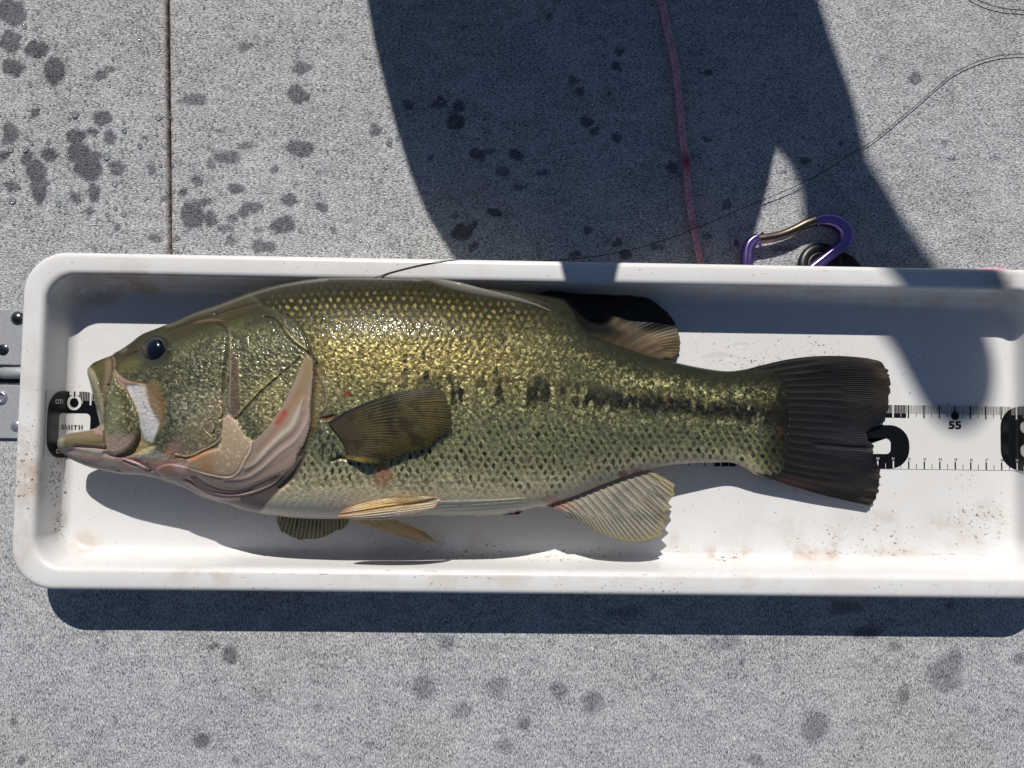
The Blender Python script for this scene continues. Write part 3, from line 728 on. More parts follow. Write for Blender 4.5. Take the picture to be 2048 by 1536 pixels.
# ---- the dark blotched stripe along the side, and blotches above it
ys = np.interp(X, [640, 760, 900, 1100, 1250, 1400, 1560], [760, 780, 785, 785, 800, 815, 832])
wd = np.interp(X, [700, 900, 1150, 1400, 1560], [26, 34, 30, 22, 26])
bl = fbm(X * 1.35, Y * 0.42, 30, 80); sc_r = rnds; jy = 9 * (fbm(X, Y * 0, 24, 84) - .5) * 2
stripe = np.exp(-(np.abs(Y - ys - jy) / wd) ** 3.0) * sst(0.38, 0.55, bl * 0.8 + 0.16 * sc_r + 0.15 * sst(1050, 1350, X)) * np.interp(X, [640, 760, 900, 1150], [0, .45, .8, 1.0]) * scm
cmix(stripe * (0.80 + .2 * n1), (22, 27, 30)); Ms *= 1 - .85 * stripe
for (bx, by, brx, bry, s_) in [(810,718,5,11,.7),(847,712,5,13,.7),(812,744,6,9,.65),(852,752,7,12,.75),(915,736,5,8,.6),(992,743,6,10,.75),(1003,675,8,16,.6),(922,783,8,8,.85),(906,786,5,6,.7),(900,760,16,12,.35),(960,765,12,16,.4),(1075,760,9,14,.5),(1120,780,12,16,.5),(1142,775,9,13,.5),(1150,800,12,9,.4),(720,705,9,7,.4),(752,735,10,9,.3)]:
    q = np.sqrt(((X - bx + 3 * (n2 - .5)) / brx) ** 2 + ((Y - by) / bry) ** 2); cmix((1 - sst(.6, 1.2, q)) * s_, (40, 44, 44))
cmix(sst(1120, 1300, X) * (1 - sst(.06, .26, VT)) * .5 * scm, (40, 44, 32))
cmix(sst(1000, 1120, X) * (1 - sst(1180, 1300, X)) * np.exp(-((VT - .3) / .1) ** 2) * .45, (76, 80, 66))
cmix(sst(1505, 1560, X + .12 * (Y - 840)) * (0.80 + .2 * n1) * .9, (36, 34, 30))
cmix(sst(1540, 1590, X) * .8, (26, 25, 24))
# ---- belly: pink and cream
cmix(sst(.93, .99, VT) * (1 - sst(1350, 1450, X)) * sst(520, 600, X) * .55, (212, 196, 178))
for (bx, by, brx, bry, s_, c_) in [(767,952,24,26,.62,(176,112,84)),(755,930,18,8,.5,(178,132,48)),(1100,1000,20,10,.5,(196,120,100)),(1245,948,12,8,.75,(150,70,44)),(1275,943,16,8,.7,(168,92,66)),(1037,1026,11,6,.95,(132,44,50)),(1022,1026,10,5,.5,(168,84,84)),(693,787,6,6,.8,(150,60,58)),(688,800,10,12,.3,(110,80,64)),(1330,800,6,5,.3,(120,80,60)),(1560,860,12,8,.2,(104,54,48))]:
    q = np.sqrt(((X - bx) / brx) ** 2 + ((Y - by) / bry) ** 2) + .5 * (n1 - .5); cmix((1 - sst(.5, 1.2, q)) * s_, c_)
for k, yy in enumerate((1003, 1009, 1015, 1021, 1026)):
    line([(870 + 6 * k, yy + 2), (930, yy + (k % 2) * 2), (990, yy - 2 - k * .4), (1050, yy - 6 - k)], 1.5, (226, 216, 200), .35, h=1.2)
line([(1300,938),(1363,931),(1430,928),(1464,928),(1490,937),(1512,950)], 9, (196,180,152), .8, taper=False)

# ================= head
HEAD = sst(6, -8, SCM)
hx = HEAD
def cmixh(m, col): cmix(m * hx, col)
cmixh(np.ones_like(X) * .85, (110, 109, 88))
cmixh((1 - sst(.10, .26, VT)) * .92, (54, 49, 34)); cmixh(np.exp(-((VT - .2) / .05) ** 2) * .5, (66, 66, 40))
cmixh(np.exp(-(((X - 400) / 60) ** 2 + ((Y - 815) / 55) ** 2)) * .85, (190, 188, 164))
cmixh(np.exp(-(((X - 540) / 42) ** 2 + ((Y - 800) / 62) ** 2)) * .8, (200, 182, 122))
cmixh(np.exp(-(((X - 385) / 50) ** 2 + ((Y - 765) / 34) ** 2)) * .6, (62, 66, 54))
cmixh(np.exp(-(((X - 500) / 40) ** 2 + ((Y - 730) / 40) ** 2)) * .5, (66, 72, 58))
cmixh(np.exp(-(((X - 480) / 60) ** 2 + ((Y - 655) / 30) ** 2)) * .4, (84, 82, 48))
hm = hx * sst(.10, .24, VT) * sst(190, 260, X)
cmix(hm * sst(.40, .72, vnoise(X, Y, 4.0, 178)) * .5, (50, 56, 48)); cmix(hm * sst(.45, .65, fbm(X, Y, 34, 179)) * .35, (104, 104, 70)); cmix(hm * net2 * .5, (48, 52, 47)); cmix(hm * (.35 + .65 * np.exp(-(((X - 470) / 120) ** 2 + ((Y - 780) / 90) ** 2))) * np.maximum(fil, .8 * fil2) * .5, (182, 178, 138)); cmix(hm * sst(.5, .75, vnoise(X, Y, 9, 91)) * .35, (58, 64, 62)); reg = np.clip(.30 + np.exp(-(((X - 400) / 55) ** 2 + ((Y - 815) / 55) ** 2)) + np.exp(-(((X - 545) / 48) ** 2 + ((Y - 800) / 60) ** 2)) + .8 * np.exp(-(((X - 590) / 25) ** 2 + ((Y - 735) / 22) ** 2)) + .45 * np.exp(-(((X - 430) / 50) ** 2 + ((Y - 680) / 30) ** 2)), 0, 1)
cmix(hm * fl * .7 * reg, (214, 206, 162)); cmix(hm * (1 - reg) * .35, (56, 60, 50)); Ms *= 1 - hm * .6 * np.clip(net + net2 * .5, 0, 1)  # lit variation painted as denser flecks, darker colour elsewhere
cmix(hm * sst(.62, .8, fbm(X, Y, 14, 90)) * .45, (60, 62, 46))
H += hx * cov * (0.30 * (n1 - .5) + .5 * (n2 - .5) - .2 * net)
Ms[:] = Ms * (1 - hx) + hx * .42 * sst(.15, .28, VT) * (1 - sst(.74, .84, VT))
cmixh(sst(.80, .92, VT) * .9, (176, 152, 146))

# sharpen the fine pigment pattern of skin and cheek
def boxblur(a, r):
    for ax in (0, 1):
        p = np.pad(a, [(r + 1, r) if k == ax else (0, 0) for k in range(2)], mode='edge'); c_ = np.cumsum(p, axis=ax)
        a = (np.take(c_, np.arange(2 * r + 1, c_.shape[ax]), axis=ax) - np.take(c_, np.arange(0, c_.shape[ax] - 2 * r - 1), axis=ax)) / (2 * r + 1)
    return a
lum = C.mean(-1) + 1e-4; gain = np.clip((lum / boxblur(lum, 7)) ** 0.75, .35, 2.2); wg = np.maximum(scm * (1 - .4 * low), .5 * hx) * (1 - sst(.86, .95, VT)) * (.35 + .65 * sst(.16, .3, VT)) * sst(.02, .1, VT)
C *= (1 + (gain - 1) * wg)[..., None]

# ---- gill flap membrane with its folds
MEM = [(606,722),(612,718),(621,716),(626,724),(625,745),(622,771),(619,821),(617,848),(606,884),(592,904),(586,928),(568,943),(544,953),(535,957),(515,967),(485,977),(452,978),(420,968),(394,952),(372,958),(330,957),(300,953),(330,930),(374,935),(380,940),(413,948),(446,955),(464,953),(477,944),(486,927),(499,902),(502,882),(513,878),(535,856),(557,825),(572,798),(590,760)]
s, sd, m = mask(MEM, 1.6)
H[s] -= m * (H[s] * .9); put(s, m, (154, 136, 122)); Ms[s] *= 1 - m
H[s] += 2.4 * m
line([(617,722),(613,745),(607,770),(596,795)], 13, (138,118,84), .8, taper=False); line([(600,780),(585,805),(568,832)], 9, (152,126,100), .6)
line([(604,800),(585,850),(561.5,872.5),(535,899),(512,925),(490,936)], 6, (204,196,178), .62, h=1.6)
line([(618,800),(612,843),(590,880),(557,906),(520,940),(490,957),(450,960)], 4.0, (192,180,174), .42, h=1.6)
line([(596,790),(570,838),(545,872),(515,905)], 6, (160,120,98), .6, h=-.8)
line([(608,830),(588,868),(556,893),(525,922),(496,946)], 5, (138,112,112), .5, h=-1.2)
line([(600,890),(575,915),(540,938),(505,956),(470,966),(430,958)], 6, (142,122,128), .4, h=-.6)
line([(570,820),(560,838),(550,850)], 7, (168,72,56), .75); line([(569,823),(571,826)], 4, (168,70,60), .6, taper=False)
LOWM = [(394,952),(420,967),(452,977),(485,976),(515,966),(544,952),(568,943),(587,932),(600,912),(612,905),(606,930),(590,955),(560,978),(534,1006),(520,1022),(505,1024),(476,1016),(456,1009),(425,1002),(400,992),(364,975),(320,960),(340,955),(370,955)]
s, sd, m = mask(LOWM, 2.0)
H[s] -= m * (H[s] * .95); put(s, m, (134, 108, 104)); Ms[s] *= 1 - m
put(s, m * sst(470, 540, X[s]) * sst(1000, 960, Y[s] * 0 + Y[s]) , (112, 106, 92), .55)
put(s, m * np.exp(-(((X[s] - 560) / 34) ** 2 + ((Y[s] - 955) / 22) ** 2)), (66, 64, 52), .75)
put(s, m * np.exp(-(((X[s] - 530) / 24) ** 2 + ((Y[s] - 1000) / 12) ** 2)), (132, 136, 128), .6)
line([(378,954),(401,974),(433,987),(466,991),(505,985),(544,969),(566,950)], 1.8, (196,170,166), .6, h=2.0)
line([(366,962),(398,981),(427,993),(455,998),(480,998)], 2.0, (204,172,168), .75, h=3.0)
line([(350,962),(390,986),(420,998),(450,1006)], 2.0, (196,164,160), .7, h=3.0)
line([(372,958),(410,978),(440,986),(470,988),(505,980)], 3, (118,84,92), .6, h=-2.5)
line([(394,951),(420,967),(452,977.5),(486,976.5),(516,967),(545,953),(569,944),(587,929),(593,905),(607,885),(618,848),(620.5,821),(623,771),(626,745)], 1.4, (214,190,178), .65, h=1.4, taper=False, n=140)
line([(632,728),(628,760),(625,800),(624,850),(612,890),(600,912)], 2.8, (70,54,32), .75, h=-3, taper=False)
line([(640,735),(636,770),(633,810),(628,850)], 6, (120,98,58), .7, taper=False)
line([(560,976),(580,958),(596,936),(610,908)], 4, (48,46,36), .7, h=-4, taper=False)  # shadow between membrane edge and scales painted dark along the crease
line([(400,992),(456,1011),(505,1026),(560,1034),(620,1038),(690,1037)], 5, (216,198,182), .7, taper=False)
# collar bone fold in front of the pectoral fin
line([(634,742),(648,770),(654,795),(650,815),(640,825)], 2.2, (150,138,112), .7, h=2.5)
line([(650,745),(668,775),(682,800),(692,822)], 2.0, (156,146,116), .55, h=2.0)
region([(640,760),(652,790),(662,815),(650,838),(634,838),(632,800)], (140,130,98), .7, soft=5)
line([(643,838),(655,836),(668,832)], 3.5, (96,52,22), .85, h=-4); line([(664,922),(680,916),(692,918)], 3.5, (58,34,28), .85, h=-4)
s, sd, m = region([(640,850),(662,862),(684,885),(688,910),(668,922),(640,915),(632,880)], (120,126,104), .35, soft=6, h=2, hs=9)
put(s, m * sst(.58, .72, vnoise(X[s] * 1.3 + Y[s] * .3, Y[s] * .55, 5, 98)), (40, 46, 42), .8)

# ---- gill cover lines
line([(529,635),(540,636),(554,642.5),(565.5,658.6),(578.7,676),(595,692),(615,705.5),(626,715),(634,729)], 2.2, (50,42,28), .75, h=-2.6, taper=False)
line([(566,655),(580,672),(597,688),(616,701)], 1.6, (186,170,110), .6, h=1.6)
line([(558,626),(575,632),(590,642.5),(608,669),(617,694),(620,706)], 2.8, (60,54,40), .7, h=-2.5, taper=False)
line([(490,652),(515,640),(535,642),(556,652)], 8, (46,48,38), .55, h=-1)
line([(475,838),(495,815),(520,787),(548,762),(575,738),(600,716)], 1.9, (52,50,36), .85, h=-2.0, taper=False)
line([(470,834),(493,808),(520,780),(550,754)], 2.0, (170,160,104), .4, h=1.4)
line([(444,592),(430,640),(452,660),(453,693),(449,737),(447,770),(444,800)], 3.0, (46,46,38), .75, h=-2.4, taper=False)
line([(458,660),(460,700),(456,740),(450,775)], 2.4, (140,126,72), .55, h=2.0)
region([(464,697),(472,703),(476,760),(478,800),(476,826),(468,838),(461,832),(456,805),(459,760),(462,720)], (92,76,66), .85, soft=2, h=1.5, metal=0)
line([(462,700),(461,760),(459,800),(463,832)], 1.6, (170,160,150), .55, h=2.4)  # specular dots on the ridge painted as a pale line
line([(476,706),(479,770),(481,815),(477,838)], 2.0, (150,132,80), .6, h=1.2)
# ---- cheek edge and the pale plate under it
PLATE = [(374,921),(396,909),(415,902),(437,893),(445,866),(448,838),(457,829),(468,838),(480,855),(492,872),(502,884),(500,901),(486,926),(477,943),(464,952),(446,954),(413,948),(380,938),(374,931)]
s, sd, m = mask(PLATE, 2.0); H[s] *= 1 - .85 * m
region(PLATE, (182,160,134), .9, soft=1.8, h=4.5, hs=6, metal=0.05)
s, sd, m = mask(PLATE, 2.0); put(s, m * fl[s] * (X[s] > 430), (222, 210, 176), .7); put(s, m * np.exp(-(((X[s] - 412) / 16) ** 2 + ((Y[s] - 935) / 10) ** 2)), (176, 128, 66), .7)
put(s, m * np.exp(-(((X[s] - 400) / 40) ** 2 + ((Y[s] - 915) / 8) ** 2)), (186, 124, 78), .6)
put(s, m * sst(462, 440, X[s] * 0 + Y[s] - 400) * sst(440, 470, X[s]), (196, 168, 156), .6)
line([(373,930),(376,937),(395,943),(413,948.5),(446,955),(464,953),(477,943.5),(486,926),(500,901),(502,884)], 1.5, (232,206,184), .8, h=1.5, taper=False)
CHEEK = [(356,909),(371,912),(386,909),(400,902),(420,893),(436,880),(443,864),(446,838),(452,800),(430,790),(400,830),(370,850),(345,880),(335,900)]
region(CHEEK, (150,132,108), .6, soft=9, h=0)
s, sd, m = mask(CHEEK, 6); put(s, m * fl[s], (206, 190, 150), .6); put(s, m * np.exp(-(((X[s] - 345) / 18) ** 2 + ((Y[s] - 893) / 14) ** 2)), (172, 138, 132), .75)
line([(352,909),(371,913),(388,909),(404,901),(424,892),(439,879),(446,862),(448,838)], 1.6, (212,184,158), .7, h=2.5, taper=False)
line([(358,914),(374,917),(392,913),(408,904),(428,895)], 3.4, (178,118,76), .75, h=-2.5, taper=False)
for q in ([(440,812),(446,818),(446,830),(441,838)], [(425,845),(430,852),(429,862),(424,868)], [(411,862),(420,868),(428,875),(428,866)]): line(q, 1.7, (92,78,58), .8, h=-2.5); line([(a - 3, b - 1) for a, b in q], 1.4, (196,176,140), .5, h=2)
line([(335,905),(350,925),(365,940)], 7, (190,126,96), .7, taper=False)
region([(300,918),(340,915),(374,930),(378,945),(330,948),(280,935),(262,920)], (178,132,116), .75, soft=5)
line([(268,908),(290,905),(310,912),(340,916)], 5, (176,184,176), .6); 
s, sd, m = mask([(275,915),(283,900),(300,893),(325,905),(345,915),(320,920),(295,920)], 3); put(s, m * fl[s], (196,200,192), .7); put(s, m, (160,158,140), .35)
region([(345,925),(362,922),(372,932),(366,945),(350,940)], (196,176,178), .6, soft=4)

# ---- lower jaw
LJ = [(199.6,851),(182,859),(166,862),(144,865.4),(119,874),(114,884.5),(114.6,893),(122,903.5),(144,919.6),(163,928),(183.5,935.7),(202.5,940),(239,948),(281.6,950.4),(320,960),(364,975),(372,958),(330,955),(300,935),(262,920),(240,908),(215,905),(208,880),(206,860)]
region(LJ, (176,156,146), .95, soft=2.5, metal=0)
s, sd, m = mask(LJ, 2.5); H[s] *= 1 - .8 * m
put(s, m * sst(.5, .75, fbm(X[s] * .5, Y[s] * 1.6, 14, 95)), (150, 124, 122), .55); put(s, m * sst(.58, .8, fbm(X[s] * .4, Y[s] * 1.8, 12, 96)), (206, 178, 170), .6)
H[s] += m * 1.6 * (fbm(X[s] * .4, Y[s] * 1.8, 12, 96) - .5)
LIP = [(199,855),(182,860),(166,863),(144,866.5),(121,875),(116,884),(118,893),(130,898),(150,893),(165,893.5),(185,894),(212,897),(208,880),(206,862)]
region(LIP, (112,102,72), .92, soft=3, h=5, hs=6); region([(118,886),(116,880),(122,876),(128,880),(126,892),(132,900),(122,899)], (158,156,130), .8, soft=3)
region([(186,858),(200,851),(208,853),(208,868),(190,866)], (168,134,130), .8, soft=3); line([(160,868),(180,870),(205,876)], 6, (128,104,84), .5)
line([(150,893),(166,894),(185,894.5),(212,898)], 1.8, (176,96,56), .85, h=-3.5, taper=False); line([(128,900),(150,895),(170,900),(205,905)], 4, (196,186,180), .5, h=1.5)
s, sd, m = mask([(165,899),(185,897),(210,900),(220,908),(205,908),(180,906)], 2.5); put(s, m * (.4 + .6 * fl[s]), (182, 190, 188), .6)
line([(210,907),(240,914),(270,922),(300,936),(320,950)], 4.5, (146,88,92), .7, h=-2.5); line([(245,918),(268,925),(285,933),(298,940)], 2, (216,186,176), .7, h=2.5); line([(248,922),(262,928),(272,931)], 2, (96,64,66), .7, h=-3)
line([(233,938),(240,941),(242,943)], 1.6, (74,52,50), .85, h=-2); line([(290,938),(300,941),(305,940)], 2.2, (92,64,66), .7, h=-2); line([(334,953),(338,954)], 1.6, (90,66,66), .7)
line([(144,921),(163,929),(184,936.5),(203,941),(240,949),(282,951),(305,957)], 3, (216,194,186), .7, taper=False)

# ---- membrane between the jaw bone and the cheek
ORANGE = [(279,858),(286,873),(295,884),(304,888),(312,892),(300,900),(284,905),(262,912),(238,910),(248,903),(262,892),(273,876)]
region(ORANGE, (170,140,92), .85, soft=2.5, h=-7, hs=6, metal=0); s, sd, m = mask(ORANGE, 2); put(s, m * fl[s], (206,178,120), .5); put(s, m * sst(275, 290, X[s]) * sst(880, 890, Y[s]), (170,168,128), .6)
BROWN = [(287,766),(300,762),(312,760),(320,772),(328,801),(328,825),(325,846),(318,860),(312,866),(300,830),(292,790)]
region(BROWN, (116,96,70), .75, soft=5, h=-3, hs=8, metal=0); region([(296,776),(306,790),(318,815),(324,842),(318,845),(306,825),(298,800)], (142,116,100), .6, soft=4)
line([(322,862),(326,840),(327,815),(324,790)], 2.5, (128,92,52), .7)
WHITE = [(249,768),(268,769.5),(289,771),(293,786.5),(299,808),(309.5,830),(318,843),(315,860),(308,876),(303.6,885),(293,882),(284.6,871),(279.5,855),(278,832),(272,815),(262,795)]
region(WHITE, (188,186,186), .95, soft=2.4, h=-2, hs=5, metal=0)
s, sd, m = mask(WHITE, 2); put(s, m * sst(.55, .75, fbm(X[s] * 2.2 - Y[s] * .8, Y[s] * .5, 14, 97)), (150, 148, 150), .7); H[s] += m * 1.2 * (fbm(X[s] * 2.2 - Y[s] * .8, Y[s] * .4, 14, 97) - .5)
line([(284,800),(289,812),(296,824)], 1.3, (104,104,100), .8, h=-1.5); region([(282,771),(290,772),(296,800),(290,795)], (178,170,140), .7, soft=4)
line([(250,766),(268,766),(288,769)], 2.0, (184,146,112), .6, h=1); line([(252,772),(262,796),(271,816),(277,834),(279,852)], 2.4, (140,108,72), .6, h=-2, taper=False)
MAUVE = [(226,735),(234,745),(246,757),(262,764),(255,769),(252,776),(244,775),(234,764),(228,752)]
region(MAUVE, (142,116,108), .85, soft=2.5, h=1, metal=0); line([(228,738),(238,750),(250,759),(270,765),(290,768)], 2.2, (168,134,108), .5, h=-1.5, taper=False)
# ---- upper jaw: the long flat bone and the lip in front of it
MAX = [(225,742),(231,752),(234,763),(246,775),(258,785),(267,813),(275,829),(278,843),(279,860),(273,876),(261,892),(247,903),(232,907),(217,906),(211,897),(208.5,878),(208,864),(210,823),(213,798),(217,772),(221,752)]
region(MAX, (126,124,94), .95, soft=1.6, h=6, hs=5, dome=0)
s, sd, m = mask(MAX, 1.6)
put(s, m * np.exp(-((X[s] - np.interp(Y[s], [740, 860, 905], [236, 262, 268])) / 9) ** 2), (84, 68, 42), .75); put(s, m * sst(858, 884, Y[s]), (190, 162, 148), .9)
put(s, m * np.exp(-(((X[s] - 232) / 14) ** 2 + ((Y[s] - 835) / 34) ** 2)), (160, 162, 126), .7); put(s, m * fl[s] * sst(895, 860, Y[s]), (206, 204, 160), .8); put(s, m * net[s] * sst(895, 860, Y[s]), (66, 68, 46), .5)
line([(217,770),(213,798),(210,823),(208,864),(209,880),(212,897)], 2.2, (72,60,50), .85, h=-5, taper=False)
UPLIP = [(174,741),(174.7,748),(182,775),(188,798),(193.7,823),(199.6,850),(207,862),(208,838),(209,816),(205,795),(197,772),(192,750),(186,738),(178,733)]
region(UPLIP, (146,138,112), .9, soft=2, h=5, hs=5, metal=0); line([(201,808),(204,826),(205,845),(205,860)], 3, (150,150,136), .6, h=1.5)
region([(186,738),(192,750),(197,772),(205,795),(209,815),(212,798),(216,772),(222,745),(224,712),(209,717),(190,726),(180,733)], (82,78,48), .9, soft=2, metal=0)
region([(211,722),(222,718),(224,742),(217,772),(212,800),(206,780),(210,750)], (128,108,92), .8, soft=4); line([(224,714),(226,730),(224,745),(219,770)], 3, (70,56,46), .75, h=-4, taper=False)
line([(226,712),(229,725),(228,736)], 2.4, (150,134,118), .7, h=2)
# ---- snout, brow
region([(231,705),(262,688),(290,680),(284,700),(262,712),(240,728),(230,722)], (62,56,40), .6, soft=5); line([(250,713),(266,706),(280,702)], 2.5, (40,34,26), .7, h=-2); line([(240,706),(256,696)], 2.5, (120,116,104), .5, h=1.5)
region([(236,728),(262,716),(276,722),(282,740),(262,752),(246,748)], (96,90,52), .6, soft=6)
# folded skin along the nape and back, its wet reflection painted grey
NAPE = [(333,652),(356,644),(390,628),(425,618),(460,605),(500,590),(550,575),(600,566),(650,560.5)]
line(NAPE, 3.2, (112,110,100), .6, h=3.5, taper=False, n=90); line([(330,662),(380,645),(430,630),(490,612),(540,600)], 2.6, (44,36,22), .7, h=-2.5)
line([(345,668),(400,652),(450,640),(520,617),(580,592),(650,582)], 5, (50,46,20), .55)
line([(385,646),(420,640),(452,642)], 2.2, (120,100,76), .6, h=1.5)
# ---- eye socket
ex, ey = 309.5, 701.5
q = np.sqrt(((X - ex - 3) / 31) ** 2 + ((Y - ey) / 33) ** 2); H -= 6 * (1 - sst(.6, 1.0, q)); cmix(np.exp(-((q - .98) / .2) ** 2) * .75, (62, 62, 48)); H += 1.2 * np.exp(-((q - 1.08) / .16) ** 2)
cmix((1 - sst(.9, 1.02, q)), (52, 54, 46)); Ms *= sst(.9, 1.05, q)

# ---- build the skin mesh
H = H * np.clip(SD / 5, 0, 1)
keep = SD > -0.75 * ST
bnd = keep & (SD < 0.35 * ST)
GX, GY = np.gradient(SD, ST); gl = np.hypot(GX, GY) + 1e-9
Xs = np.where(bnd, X - SD * GX / gl, X); Ys = np.where(bnd, Y - SD * GY / gl, Y)
ZT = ZMID + np.where(bnd, 0, Hs + H * PXM)
ZT = np.maximum(ZT, ZF + 0.0012)
ZB = np.maximum(ZMID - np.where(bnd, 0, Hs * 0.97), ZF + 0.0004)
nx, ny = X.shape
idT = np.full(X.shape, -1); idT[keep] = np.arange(keep.sum())
PT = at(Xs[keep], Ys[keep], ZT[keep])
inn = keep & ~bnd
idB = idT.copy(); idB[inn] = keep.sum() + np.arange(inn.sum())
PB = at(Xs[inn], Ys[inn], ZMID[inn]); PB[:, 2] = ZB[inn]
q4 = keep[:-1, :-1] & keep[1:, :-1] & keep[1:, 1:] & keep[:-1, 1:]
def quads(I): return np.stack([I[:-1, :-1][q4], I[:-1, 1:][q4], I[1:, 1:][q4], I[1:, :-1][q4]], -1)
F = np.vstack([quads(idT), quads(idB)[:, ::-1]])
allb = (F < 0).any(1); F = F[~allb]
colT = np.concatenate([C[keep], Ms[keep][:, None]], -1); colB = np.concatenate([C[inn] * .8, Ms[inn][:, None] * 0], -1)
def skin_material():
    s = NT('wet_fish_skin'); a = s.attr('Col')
    v = s.coord(); n_ = s.noise(v, 900, 3, .6); m_ = s.noise(v, 2600, 2, .6)
    c = s.mix(s.math('MULTIPLY_ADD', a.outputs['Alpha'], 1.7, .15), a.outputs['Color'], s.ramp(m_, [(.32, .62), (.5, 1.0), (.68, 1.42)]), 'MULTIPLY')
    s.l(c, s.p.inputs['Base Color']); s.l(a.outputs['Alpha'], s.p.inputs['Metallic'])
    s.set(Roughness=.36, Specular_IOR_Level=.10, Coat_Weight=.36, Coat_Roughness=.06, Coat_IOR=1.34)
    b = s.bump(s.math('MULTIPLY', s.math('ADD', n_, s.math('MULTIPLY', m_, .5)), s.math('MULTIPLY_ADD', a.outputs['Alpha'], 1.6, .12)), .55, .0004)
    b2 = s.n('ShaderNodeBump'); b2.inputs['Strength'].default_value = .08; b2.inputs['Distance'].default_value = .0004; s.l(n_, b2.inputs['Height']); s.l(b2.outputs[0], s.p.inputs['Coat Normal'])
    return s.m
skin = skin_material()
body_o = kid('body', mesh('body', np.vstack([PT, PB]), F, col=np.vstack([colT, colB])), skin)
def bodyz(px, py):
    """height of the skin under photo pixels"""
    i = np.clip((np.asarray(px) - gx[0]) / ST, 0, nx - 1.001); j = np.clip((np.asarray(py) - gy[0]) / ST, 0, ny - 1.001)
    i0, j0 = i.astype(int), j.astype(int); fi, fj = i - i0, j - j0
    S = np.where(keep, ZMID + Hs, ZMID)
    return (S[i0, j0] * (1 - fi) + S[i0 + 1, j0] * fi) * (1 - fj) + (S[i0, j0 + 1] * (1 - fi) + S[i0 + 1, j0 + 1] * fi) * fj

# ---- eye
def eye():
    nr_, ns_ = 30, 64; r = np.linspace(0, 1, nr_)[:, None]; a = np.linspace(0, 2 * np.pi, ns_, endpoint=False)[None]
    rx, ry = 25.5, 28.5
    PX = ex + 2 + rx * r * np.cos(a); PY = ey + ry * r * np.sin(a)
    z0 = bodyz(np.array(ex), np.array(ey)) - 0.0012
    Z = z0 - 0.0030 + 0.0062 * np.sqrt(np.clip(1 - (r * .98) ** 2, 0, 1)) + 0 * a
    P = at(PX, PY, Z).reshape(-1, 3)
    d = np.hypot((PX - ex + 0.0 + (PY - ey) * .06) / 20.5, (PY - ey - 1) / 26.0)
    c = np.zeros(PX.shape + (3,)) + lin((30, 31, 26)); rt = sst(.2, .8, (PX - ex) / rx - .25 * (PY - ey) / ry)[..., None]; c = c * (1 - rt) + rt * lin((66, 72, 64)); 
    ring_ = np.exp(-((d - 1.06) / .07) ** 2)[..., None]; c = c * (1 - .3 * ring_) + .3 * ring_ * lin((60, 54, 40))
    k = (1 - sst(.94, 1.03, d))[..., None]; c = c * (1 - k) + k * lin((9, 11, 22))
    ko = sst(.86, 1.0, np.hypot((PX - ex - 3) / rx, (PY - ey) / ry))[..., None]; c = c * (1 - ko) + ko * lin((44, 42, 34))
    F_ = []
    for i in range(nr_ - 1):
        for j in range(ns_):
            p, q_ = i * ns_ + j, i * ns_ + (j + 1) % ns_
            F_.append([p, p + ns_, q_ + ns_, q_])
    c4 = np.concatenate([c.reshape(-1, 3), np.ones((c.shape[0] * c.shape[1], 1))], -1)
    s = NT('wet_eye'); at_ = s.attr('Col'); s.l(at_.outputs['Color'], s.p.inputs['Base Color']); s.set(Roughness=.12, Coat_Weight=1.0, Coat_Roughness=.02)
    return mesh('eye', P, np.array(F_)[:, ::-1], col=c4), s.m
kid('eye', *eye())

# ---- fins
def fin_material(name, rough=.5, trans=0.25, coat=.16):
    s = NT(name); a = s.attr('Col'); v = s.coord(); n_ = s.noise(v, 1400, 3, .6)
    c = s.mix(1.0, a.outputs['Color'], s.ramp(n_, [(.35, .75), (.65, 1.25)]), 'MULTIPLY')
    s.l(c, s.p.inputs['Base Color']); s.set(Roughness=rough, Coat_Weight=coat, Coat_Roughness=.08); s.bump(n_, .3, .0003)
    tr = s.n('ShaderNodeBsdfTranslucent'); s.l(c, tr.inputs[0]); tp = s.n('ShaderNodeBsdfTransparent')
    m1 = s.n('ShaderNodeMixShader'); m1.inputs[0].default_value = trans; s.l(s.p.outputs[0], m1.inputs[1]); s.l(tr.outputs[0], m1.inputs[2])
    m2 = s.n('ShaderNodeMixShader'); s.l(a.outputs['Alpha'], m2.inputs[0]); s.l(tp.outputs[0], m2.inputs[1]); s.l(m1.outputs[0], m2.inputs[2])
    s.l(m2.outputs[0], s.out.inputs[0]); return s.m
fin_dark = fin_material('dark_fin', trans=.15, coat=.04); fin_pale = fin_material('pale_fin', trans=.3); fin_thin = fin_material('thin_fin', trans=.55)
